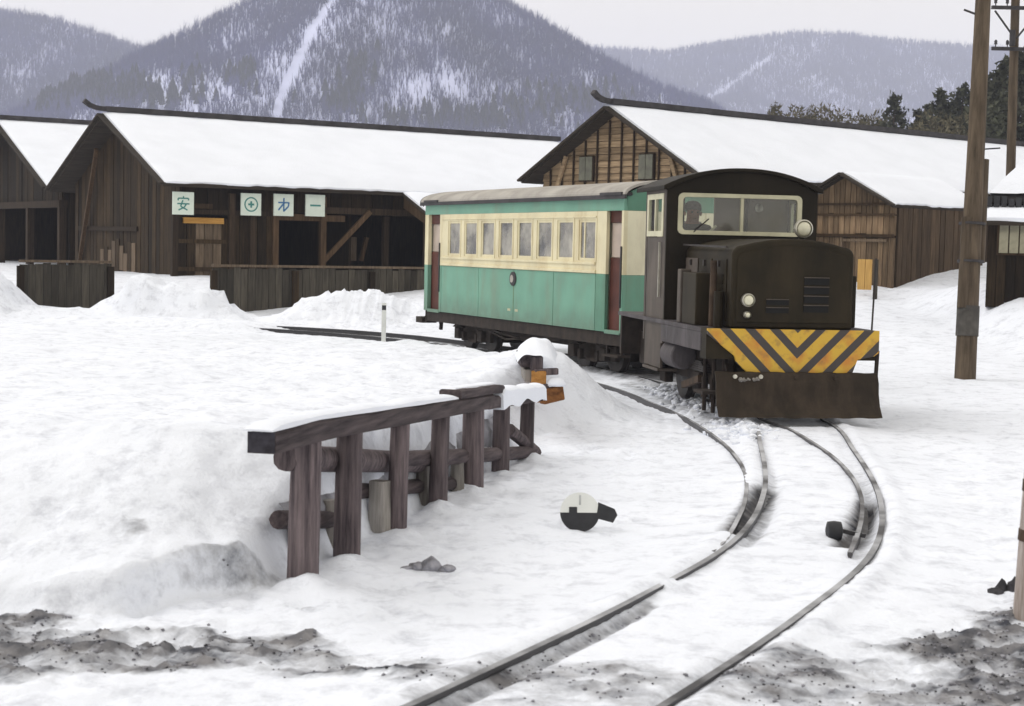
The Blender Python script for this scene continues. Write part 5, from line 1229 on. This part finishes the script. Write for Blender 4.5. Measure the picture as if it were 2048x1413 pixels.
# cab sides: door with framed window
for sg in (-1, 1):
    def sx(mb, d, th, y0, y1, z0, z1): a, b = sg*(KW-d), sg*(KW-d-th); mb.box(min(a, b), max(a, b), y0, y1, z0, z1); return mb
    m = MB(); sx(m, 0, 0.035, CY0+0.04, CY0+0.13, 0.70, KE); sx(m, 0, 0.035, CY1-0.07, CY1, 0.70, KE); sx(m, 0, 0.035, CY0+0.13, CY1-0.07, 2.34, KE); m.build('cab_side', M['loco_black'] if sg > 0 else M['loco_side'], loco)
    m = MB(); sx(m, 0.004, 0.03, CY0+0.135, CY1-0.075, 0.42, 1.86); d = m.build('cab_door', M['loco_side'], loco, bevel=0.006)
    m = MB(); y0, y1 = CY0+0.135, CY1-0.075
    for a, b, c, e in ((y0, y0+0.07, 1.865, 2.335), (y1-0.07, y1, 1.865, 2.335), (y0+0.07, y1-0.07, 1.865, 1.925), (y0+0.07, y1-0.07, 2.275, 2.335), ((y0+y1)/2-0.02, (y0+y1)/2+0.02, 1.925, 2.275)): sx(m, -0.006, 0.035, a, b, c, e)
    wf = m.build('window', M['frame'], d); m = MB(); sx(m, 0.012, 0.005, y0+0.06, y1-0.06, 1.92, 2.28); m.build('pane', M['glass_clear'], wf)
    m = MB(); sx(m, -0.03, 0.02, y0+0.05, y0+0.075, 1.2, 1.8); m.build('handle', M['chrome'], d)
    m = MB(); m.box(*sorted((sg*(KW+0.02), sg*(KW-0.2))), CY0+0.15, CY1-0.1, 0.385, 0.415); m.build('cab_step', M['loco_side'], loco)
# rear wall: left half glazed, right half panelled
m = MB(); m.prism([(-KW+0.02, BT), (KW-0.02, BT), (KW-0.02, 1.86), (-KW+0.02, 1.86)], 1, CY1-0.03, CY1); m.prism([(-KW+0.02, 1.86), (-0.72, 1.86), (-0.72, 2.34), (-KW+0.02, 2.34)], 1, CY1-0.03, CY1); m.prism([(-KW+0.02, 2.34), (KW-0.02, 2.34)]+wall_poly(-KW+0.02, KW-0.02, 15), 1, CY1-0.03, CY1)
m.build('rear_wall', M['loco_black'], loco)
m = MB(); m.box(-0.06, KW-0.02, CY1-0.05, CY1-0.02, 1.862, 2.338); m.build('rear_panel', M['inside'], loco)
m = MB(); m.box(-0.44, -0.405, CY1-0.03, CY1, 1.86, 2.34); m.build('rear_window_post', M['loco_black'], loco)
m = MB(); m.box(0.30, 0.33, CY1-0.075, CY1-0.051, 1.5, 2.338); m.build('panel_rib', M['loco_black'], loco)
m = MB(); m.lathe([(0.05, 0.0), (0.05, -0.03), (0.01, -0.035)], 14, (0, 0, 0), 'y'); m.build('gauge', M['chrome'], loco, (0.46, CY1-0.05, 2.22))
m = MB(); m.box(-KW+0.04, KW-0.04, CY0+0.04, CY1-0.03, BT-0.02, BT+0.02); m.build('cab_floor', M['under'], loco)
m = MB(); m.box(-0.45, 0.60, CY0+0.05, CY0+0.26, BT+0.02, 1.84); m.build('control_desk', M['loco_black'], loco, bevel=0.02)
m = MB(); m.cyl((-0.46, CY0+0.22, 1.78), (-0.28, CY0+0.05, 1.99), 0.014, 0.014, 8); m.build('control_lever', M['frame'], loco)
m = MB(); m.box(-0.60, -0.23, CY1-0.60, CY1-0.25, 1.33, 1.41); m.box(-0.45, -0.38, CY1-0.46, CY1-0.38, BT, 1.33); m.build('driver_seat', M['jacket'], loco, bevel=0.02)

# ------------------------------------------------------------------ the driver
def skinned(name, verts, edges, radii, m, root=0, parent=None, sub=2):
    me = bpy.data.meshes.new(name); me.from_pydata(verts, edges, []); o = bpy.data.objects.new(name, me); COL.objects.link(o)
    md = o.modifiers.new('skin', 'SKIN'); md.use_smooth_shade = True
    lay = me.skin_vertices[0] if len(me.skin_vertices) else None
    if lay is None:
        import bmesh
        b = bmesh.new(); b.from_mesh(me); b.verts.layers.skin.verify(); b.to_mesh(me); b.free(); lay = me.skin_vertices[0]
    for i, r in enumerate(radii): lay.data[i].radius = (r, r) if not isinstance(r, tuple) else r; lay.data[i].use_root = (i == root)
    sb = o.modifiers.new('sub', 'SUBSURF'); sb.levels = sb.render_levels = sub
    dg = bpy.context.evaluated_depsgraph_get(); ev = bpy.data.meshes.new_from_object(o.evaluated_get(dg))
    o.modifiers.clear(); o.data = ev; ev.name = name; ev.materials.clear(); ev.materials.append(m)
    for p in ev.polygons: p.use_smooth = True
    if parent: o.parent = parent
    return o
SEATP = Vector((-0.415, CY1-0.42, 1.475))
drv = thing('person', 'driver in a dark jacket seated behind the left windscreen pane', 'person', tuple(Matrix.Translation(loco.location) @ Matrix.Rotation(0.1562, 4, 'Z') @ SEATP), 0.1562)
V = [(0, 0, 0.06), (0, 0.02, 0.20), (0, 0.03, 0.36), (0, 0.02, 0.47), (0, 0.01, 0.545), (0, -0.012, 0.61), (0, -0.01, 0.69), (0, 0.0, 0.745), (0, -0.095, 0.635),
     (-0.16, 0.02, 0.45), (-0.23, -0.02, 0.25), (-0.17, -0.24, 0.20), (0.16, 0.02, 0.45), (0.24, -0.06, 0.28), (0.19, -0.32, 0.36),
     (-0.09, -0.03, 0.04), (-0.10, -0.30, 0.03), (-0.10, -0.33, -0.34), (0.09, -0.03, 0.04), (0.10, -0.30, 0.03), (0.10, -0.33, -0.34), (-0.10, -0.44, -0.40), (0.10, -0.44, -0.40)]
Ed = [(0, 1), (1, 2), (2, 3), (3, 4), (4, 5), (5, 6), (6, 7), (5, 8), (3, 9), (9, 10), (10, 11), (3, 12), (12, 13), (13, 14), (0, 15), (15, 16), (16, 17), (0, 18), (18, 19), (19, 20), (17, 21), (20, 22)]
R = [.15, .14, .15, .10, .05, .078, .088, .06, .016, .07, .05, .035, .07, .05, .035, .09, .07, .045, .09, .07, .045, .035, .035]
body = skinned('body', V, Ed, R, M['skin'], 0, drv)
J = [0, 1, 2, 3, 4, 9, 10, 11, 12, 13, 14]; jm = {v: i for i, v in enumerate(J)}
skinned('jacket', [V[i] for i in J], [(jm[a], jm[b]) for a, b in Ed if a in jm and b in jm], [R[i]+(0.03 if i != 4 else 0.018) for i in J], M['jacket'], 0, drv)
T = [0, 15, 16, 17, 18, 19, 20]; tm = {v: i for i, v in enumerate(T)}
skinned('trousers', [V[i] for i in T], [(tm[a], tm[b]) for a, b in Ed if a in tm and b in tm], [R[i]+0.015 for i in T], M['jacket'], 0, drv)
m = MB(); m.lathe([(0.098, 0.0), (0.102, 0.03), (0.092, 0.075), (0.055, 0.105), (0.004, 0.115)], 16, (0, 0.012, 0.685), 'z'); m.build('hair', M['hair'], drv, smooth=True)
for sx_ in (-1, 1):
    m = MB(); m.lathe([(0.013, 0), (0.012, -0.006), (0.003, -0.010)], 8, (0, 0, 0), 'y'); m.build('eye', M['hair'], drv, (sx_*0.032, -0.088, 0.668))
    m = MB(); m.lathe([(0.008, -0.012), (0.026, -0.004), (0.026, 0.006), (0.006, 0.012)], 10, (0, 0, 0), 'x'); m.build('ear', M['skin'], drv, (sx_*0.092, 0.0, 0.655))
m = MB(); m.box(-0.022, 0.022, -0.084, -0.074, -0.004, 0.004); m.build('mouth', M['maroon'], drv, (0, 0, 0.598))
for wv, sgn in ((11, -1), (14, 1)):
    w = Vector(V[wv]); vs = [tuple(w), tuple(w+Vector((0, -0.085, 0.0)))]; ed = [(0, 1)]; rr = [(0.022, 0.034), (0.018, 0.038)]
    for k, (dx, ln) in enumerate(((-0.032, .062), (-0.011, .072), (0.011, .068), (0.032, .052))):
        i0 = len(vs); vs += [tuple(w+Vector((dx, -0.10, 0))), tuple(w+Vector((dx, -0.10-ln*0.5, -0.004))), tuple(w+Vector((dx, -0.10-ln*0.8, -0.03)))]; ed += [(1, i0), (i0, i0+1), (i0+1, i0+2)]; rr += [0.009, 0.0085, 0.008]
    i0 = len(vs); vs += [tuple(w+Vector((-sgn*0.035, -0.035, -0.005))), tuple(w+Vector((-sgn*0.058, -0.07, -0.015))), tuple(w+Vector((-sgn*0.055, -0.10, -0.03)))]; ed += [(0, i0), (i0, i0+1), (i0+1, i0+2)]; rr += [0.012, 0.010, 0.009]
    skinned('hand', vs, ed, rr, M['skin'], 0, drv, 1)

# ------------------------------------------------------------------ timber edge in the foreground
edge = thing('timber_barrier', 'row of stout round posts carrying a snow capped timber beam', 'barrier', (-1.0, 8.05, 0), -math.atan(0.221))
er = Matrix.Rotation(math.atan(0.221), 3, 'Z')
def el(p): return er @ (Vector(p)-Vector((-1.0, 8.05, 0)))
posts = [(612, 8.05, .080), (700, 8.67, .075), (800, 9.59, .062), (882, 10.5, .062), (950, 11.4, .080), (1006, 12.25, .070), (1057, 13.15, .060)]
random.seed(21)
def beam_z(y): return float(np.interp(y, [7.3, 8.05, 10.5, 11.8, 13.4], [0.745, 0.735, 0.61, 0.545, 0.45]))
for px, y, r in posts:
    x = (px-1024)/FPX*y+0.0; p = el((x, y, 0)); mb = MB(); hb = beam_z(y)
    lean = random.uniform(-.012, .012); mb.cyl((p.x+lean, p.y, -0.35), (p.x-lean, p.y, hb+0.004), r*1.04, r*0.93, 14, jit=0.035, rings=7); mb.build('post', M['post'], edge, smooth='auto')
def beam(y0, y1, w, h, z0, name='beam', m='beam', dx=0.0, n=10, capm=True):
    mb = MB(); vs = []; fs = []
    for i in range(n+1):
        y = y0+(y1-y0)*i/n; p = el((fence_x(y)+dx, y, 0)); zz = beam_z(y)+z0; a = w/2+random.uniform(-.004, .004)
        hh = h+random.uniform(-.004, .004); ch = min(0.018, h*0.2)
        vs += [(p.x-a, p.y, zz), (p.x+a, p.y, zz), (p.x+a, p.y, zz+hh-ch), (p.x+a-ch, p.y, zz+hh), (p.x-a+ch, p.y, zz+hh), (p.x-a, p.y, zz+hh-ch)]
    for i in range(n):
        for j in range(6): k = (j+1) % 6; fs.append((i*6+j, i*6+k, i*6+6+k, i*6+6+j))
    fs += [(5, 4, 3, 2, 1, 0), tuple(range(n*6, n*6+6))]
    return mb.add(vs, fs).build(name, M[m], edge)
bm = beam(7.42, 11.75, 0.135, 0.105, 0.0)
p = el((fence_x(7.418), 7.418, 0)); mb = MB(); zz = beam_z(7.4); mb.box(p.x-0.066, p.x+0.066, p.y-0.004, p.y+0.001, zz+0.004, zz+0.10); mb.build('end_grain', M['endgrain'], bm)
beam(11.6, 13.5, 0.13, 0.085, -0.005)
beam(10.75, 12.05, 0.145, 0.058, 0.104, 'upper_beam')
# snow along the beam
def snow_strip(y0, y1, w, zf, th, seed, parent, dx=0.0, n=60, side=0.0):
    mb = MB(); vs = []; fs = []; k = 9
    for i in range(n+1):
        y = y0+(y1-y0)*i/n; p = el((fence_x(y)+dx, y, 0)); e = min(1, 0.25+i/3, 0.25+(n-i)/3)
        nz = pn(np.array([y*2.3+seed]), np.array([seed*1.0]))[0]; n2 = pn(np.array([y*7+seed]), np.array([3.0]))[0]
        for j in range(k):
            a = math.pi*j/(k-1); ww = w*(0.5+0.10*nz+0.04*n2)
            vs.append((p.x-ww*math.cos(a), p.y, zf(y)-(side*(1+nz) if j in (0, k-1) else 0)+th*e*(1+0.45*nz+0.2*n2)*math.sin(a)**0.55))
    for i in range(n):
        for j in range(k-1): fs.append((i*k+j, i*k+j+1, (i+1)*k+j+1, (i+1)*k+j))
    fs += [tuple(range(k-1, -1, -1)), tuple(range(n*k, n*k+k))]
    return mb.add(vs, fs).build('snow_cover', M['snow'], parent, smooth='auto')
snow_strip(7.40, 10.80, 0.15, lambda y: beam_z(y)+0.104, 0.036, 1, edge, -0.012)
snow_strip(11.95, 13.55, 0.17, lambda y: beam_z(y)+0.078, 0.065, 3, edge, 0.0, side=0.075)
snow_strip(10.8, 12.0, 0.10, lambda y: beam_z(y)+0.160, 0.020, 5, edge, -0.03)
# logs and stubs behind the posts
lg = lambda a, b, r, m, n=7: (lambda mb: mb.cyl(el(a), el(b), r, r*0.95, 12, jit=0.05, rings=n))(MB()).build('log', M[m], edge, smooth='auto')
zat = lambda px, py, y: at(px, py, y)
lg((zat(572, 915, 8.0)), (zat(840, 925, 10.6)), 0.068, 'post'); lg(zat(700, 925, 9.2), zat(1060, 905, 13.2), 0.055, 'beam'); lg(zat(556, 1040, 8.15), zat(700, 1040, 9.2), 0.048, 'beam')
lg(zat(690, 985, 9.3), zat(930, 965, 11.6), 0.05, 'beam'); lg(zat(1018, 860, 12.6), zat(1072, 905, 13.5), 0.05, 'post')
for px, y, top, bot, r in ((760, 9.55, 962, 1065, .068), (848, 10.6, 925, 1000, .052), (915, 11.3, 905, 985, .05), (660, 8.9, 1000, 1100, .05)):
    mb = MB(); a, b = el(at(px, bot+12, y)), el(at(px, top, y)); mb.cyl(a, b, r*1.05, r*0.85, 10, jit=0.12, rings=4); mb.build('stub_post', M['greystub'], edge, smooth='auto')
# dark earth bank face behind the logs
mb = MB(); vs = []; fs = []; nn = 160
for i in range(nn+1):
    y = 8.35+4.9*i/nn; x = fence_x(y)-0.185-0.03*pn(np.array([y*2.0]), np.array([1.0]))[0]; ztop = 0.36+0.07*pn(np.array([y*1.3]), np.array([7.0]))[0]
    for z in (-0.2, 0.15, ztop*0.75, ztop):
        q = el((x+0.03*pn(np.array([y*6]), np.array([z*9]))[0]-0.06*(z == ztop), y, z)); vs.append(tuple(q))
for i in range(nn):
    for j in range(3): fs.append((i*4+j, i*4+4+j, i*4+5+j, i*4+1+j))
mb.add(vs, fs); mb.build('earth_bank', M['bank'], edge, smooth=True, fixn=False)

# ------------------------------------------------------------------ pile of sleepers under snow
pile = thing('timber_pile', 'pile of weathered timbers with an orange broken end under thick snow', 'timber pile', tuple(at(1085, 815, 14.8)), -0.25)
pr = Matrix.Rotation(0.25, 3, 'Z'); pb = at(1085, 815, 14.8)
def pbar(a, b, w, h, m, name='timber'):
    A = pr @ (a-pb); Bv = pr @ (b-pb); mb = MB(); mb.bar(A, Bv, w, h); return mb.build(name, M[m], pile, bevel=0.012)
pbar(at(1058, 722, 14.55), at(1048, 712, 15.9), 0.15, 0.12, 'beam'); pbar(at(1074, 728, 14.45), at(1060, 716, 15.9), 0.11, 0.13, 'post')
pbar(at(1064, 752, 14.5), at(1056, 740, 15.8), 0.14, 0.11, 'greystub'); pbar(at(1078, 757, 14.40), at(1066, 742, 15.6), 0.13, 0.13, 'orange_wood')
pbar(at(1068, 745, 14.42), at(1116, 743, 14.5), 0.05, 0.06, 'post'); pbar(at(1092, 768, 14.4), at(1090, 800, 14.4), 0.05, 0.06, 'beam')
pbar(at(1082, 795, 14.35), at(1124, 785, 14.45), 0.09, 0.13, 'orange_wood').data.materials[0] = wood('split_wood', (0.10, 0.04, 0.015), (0.28, 0.12, 0.04), 'x', tone=0.2)
pbar(at(1073, 775, 14.5), at(1073, 805, 14.5), 0.10, 0.09, 'orange_wood')
mb = MB(); vs = []; fs = []; n1_, n2_ = 22, 12
for i in range(n1_+1):
    for j in range(n2_+1):
        u, w_ = i/n1_, j/n2_; q = at(1035+78*u-10*w_*u, 714+6*u, 14.38).lerp(at(1030+85*u, 700, 16.0), w_); dome = (max(0, 1-(2*u-1)**4)*min(1, 0.45+w_*3))
        q.z += 0.115*dome*(1+0.4*pn(np.array([u*3.0]), np.array([w_*3.0]))[0])-0.05*(1-dome); vs.append(tuple(pr @ (q-pb)))
for i in range(n1_):
    for j in range(n2_): a = i*(n2_+1)+j; fs.append((a, a+n2_+1, a+n2_+2, a+1))
mb.add(vs, fs); mb.build('snow_cover', M['snow'], pile, smooth=True)
mb = MB(); mb.lathe([(0.004, 0.075), (0.05, 0.07), (0.085, 0.03), (0.09, 0.0)], 14, (0, 0, 0), 'z'); mb.build('snow_cover', M['snow'], pile, tuple(pr @ (at(1112, 772, 14.42)-pb)), smooth=True)

# ------------------------------------------------------------------ round signal disc lying against the snow
g = onground(1160, 1050, 0.02)
disc = thing('signal_disc', 'round white over black signal disc with a black pointer, standing in the snow', 'signal disc', (g.x, g.y, -0.022), 0.0)
Rr = 0.122; cz = 0.118
def half(z0, z1, a0, a1, m, nm):
    pts = [(Rr*math.cos(a), cz+Rr*math.sin(a)) for a in np.linspace(a0, a1, 20)]
    mb = MB(); mb.prism(pts, 1, -0.008, 0.008); return mb.build(nm, M[m], disc)
up_ = half(0, 0, -0.02, math.pi+0.02, 'white', 'white_half'); lo_ = half(0, 0, math.pi+0.022, 2*math.pi-0.022, 'black', 'black_half')
mb = MB(); mb.box(-0.068, -0.018, -0.011, 0.0, cz-0.01, cz+0.032); mb.build('marking', M['black'], disc)
mb = MB(); mb.box(-0.006, 0.006, -0.0105, 0.0, cz+0.045, cz+0.105); mb.build('marking', simple('faint_mark', (0.45, 0.46, 0.47), 0.6, 0.2, 9), disc)
mb = MB(); mb.prism([(0.115, cz+0.062), (0.215, cz+0.022), (0.232, cz-0.015), (0.205, cz-0.062), (0.10, cz-0.035)], 1, -0.010, 0.012); mb.build('pointer', M['black'], disc)
mb = MB(); mb.cyl((0.0, 0.03, -0.15), (0.0, 0.03, cz), 0.014, 0.014, 8); mb.build('stem', M['rail'], disc)
disc.rotation_euler = (math.radians(-12), 0, math.radians(4))

# ------------------------------------------------------------------ debris
def lump(seed, r, sq=(1, 1, .7), n=2):
    import bmesh
    b = bmesh.new(); bmesh.ops.create_icosphere(b, subdivisions=n, radius=r); R_ = random.Random(seed)
    ox, oy = R_.uniform(0, 50), R_.uniform(0, 50)
    for v in b.verts:
        k = 1+0.75*pn(np.array([v.co.x/r*1.3+ox+v.co.z/r]), np.array([v.co.y/r*1.3+oy]))[0]; v.co = Vector((v.co.x*k*sq[0], v.co.y*k*sq[1], v.co.z*k*sq[2]))
    vs = [tuple(v.co) for v in b.verts]; fs = [tuple(v.index for v in f.verts) for f in b.faces]; b.free(); return vs, fs
def debris(label, px, py, pieces, cat='debris', m='clod'):
    g = onground(px, py, 0.02); z = terr(g.x, g.y); t = thing('frozen_debris', label, cat, (g.x, g.y, z))
    for i, (dx, dy, r, sq) in enumerate(pieces):
        mb = MB(); mb.add(*lump(i+int(px), r, sq)); mb.build('chunk', M[m], t, (dx, dy, r*sq[2]*0.35), smooth=False)
grey = M['grey_ice'] = simple('dirty_ice', (0.24, 0.24, 0.27), 0.9, 0.6, 16, 0.6)
debris('grey frozen lump of bark and ice lying before the posts', 862, 1132, [(0.0, 0, .055, (1.0, .8, .9)), (-0.07, .02, .035, (1.5, 1, .7)), (.085, -.01, .035, (1.3, 1, .6)), (-.13, 0, .02, (1.5, 1, .6))], m='grey_ice')
debris('dark twig bundle at the foot of the nearest white post', 2003, 1172, [(0, 0, .030, (1, 1, 1.6)), (0.06, -.02, .035, (1, 1, 1.8)), (-.04, -.05, .03, (1.4, 1, .8))])
def clods(name, label, n, seed, region, r0, r1, m):
    r = np.random.default_rng(seed); X = r.uniform(region[0], region[1], n*6); Y = r.uniform(region[2], region[3], n*6)
    Z, D = terrain(X[None], Y[None]); Z, D = Z[0], D[0]; keep = np.where(r.random(n*6) < np.clip((D-0.34)*2.2, 0, 1)**1.5)[0][:n]
    base = [lump(s, 1.0, (1, 1, .7), 1) for s in range(6)]; Vs = []; Fs = []; k = 0
    for i in keep:
        vs, fs = base[int(r.integers(6))]; a = r.uniform(0, 6.28); s = r.uniform(r0, r1)*(0.6+0.6*r.random()); c, sn = math.cos(a)*s, math.sin(a)*s
        v = np.array(vs); Vs.append(np.stack([X[i]+v[:, 0]*c-v[:, 1]*sn, Y[i]+v[:, 0]*sn+v[:, 1]*c, Z[i]+v[:, 2]*s+s*0.1], 1)); Fs.append(np.array(fs)+k); k += len(vs)
    if not Vs: return
    V, F = np.concatenate(Vs), np.concatenate(Fs); o = tri_mesh(name, V, F, M[m]); tag(o, label, None, None, 'stuff')
clods('dirt_clods', 'dark clods of earth and bark scattered in the trodden snow', 1500, 5, (-2.4, 3.0, 5.6, 9.2), 0.002, 0.007, 'clod')
clods('slush_lumps', 'grey lumps of broken slush along the crossing', 1100, 6, (-2.4, 3.0, 5.6, 8.6), 0.003, 0.013, 'grey_ice')
def snowballs(name, label, n, seed, pts, spread, r0, r1):
    r = np.random.default_rng(seed); base = [lump(s+40, 1.0, (1, 1, .75), 1) for s in range(6)]; Vs = []; Fs = []; k = 0
    P = np.array(pts)
    i = r.integers(0, len(P), n); X = P[i, 0]+r.normal(0, spread, n); Y = P[i, 1]+r.normal(0, spread, n); Z, _ = terrain(X[None], Y[None]); Z = Z[0]
    for q in range(n):
        vs, fs = base[int(r.integers(6))]; s = r.uniform(r0, r1)*r.uniform(.4, 1); v = np.array(vs)*s; Vs.append(v+np.array([X[q], Y[q], Z[q]+s*0.15])); Fs.append(np.array(fs)+k); k += len(vs)
    o = tri_mesh(name, np.concatenate(Vs), np.concatenate(Fs), M['snow']); tag(o, label, None, None, 'stuff')
tl = offset(TRACK, -0.55); sel = tl[(tl[:, 1] > 14.6) & (tl[:, 1] < 20)]
snowballs('ploughed_snow_lumps', 'lumps of snow thrown aside by the plough and along the fence', 420, 3, sel.tolist(), 0.16, 0.015, 0.06)
# ------------------------------------------------------------------ winter haze in the valley
if HAZE > 0:
    mb = MB(); mb.box(-1500, 1700, -80, 2350, -1.2, 300); hz = mb.build('haze', None)
    m = bpy.data.materials.new('haze'); m.use_nodes = True; n = m.node_tree.nodes; n.remove(n['Principled BSDF'])
    pv = n.new('ShaderNodeVolumePrincipled'); pv.inputs['Density'].default_value = HAZE; pv.inputs['Color'].default_value = (0.78, 0.82, 0.99, 1); pv.inputs['Anisotropy'].default_value = 0.0
    m.node_tree.links.new(pv.outputs[0], n['Material Output'].inputs['Volume']); hz.data.materials.append(m); tag(hz, None, None, None, 'stuff')
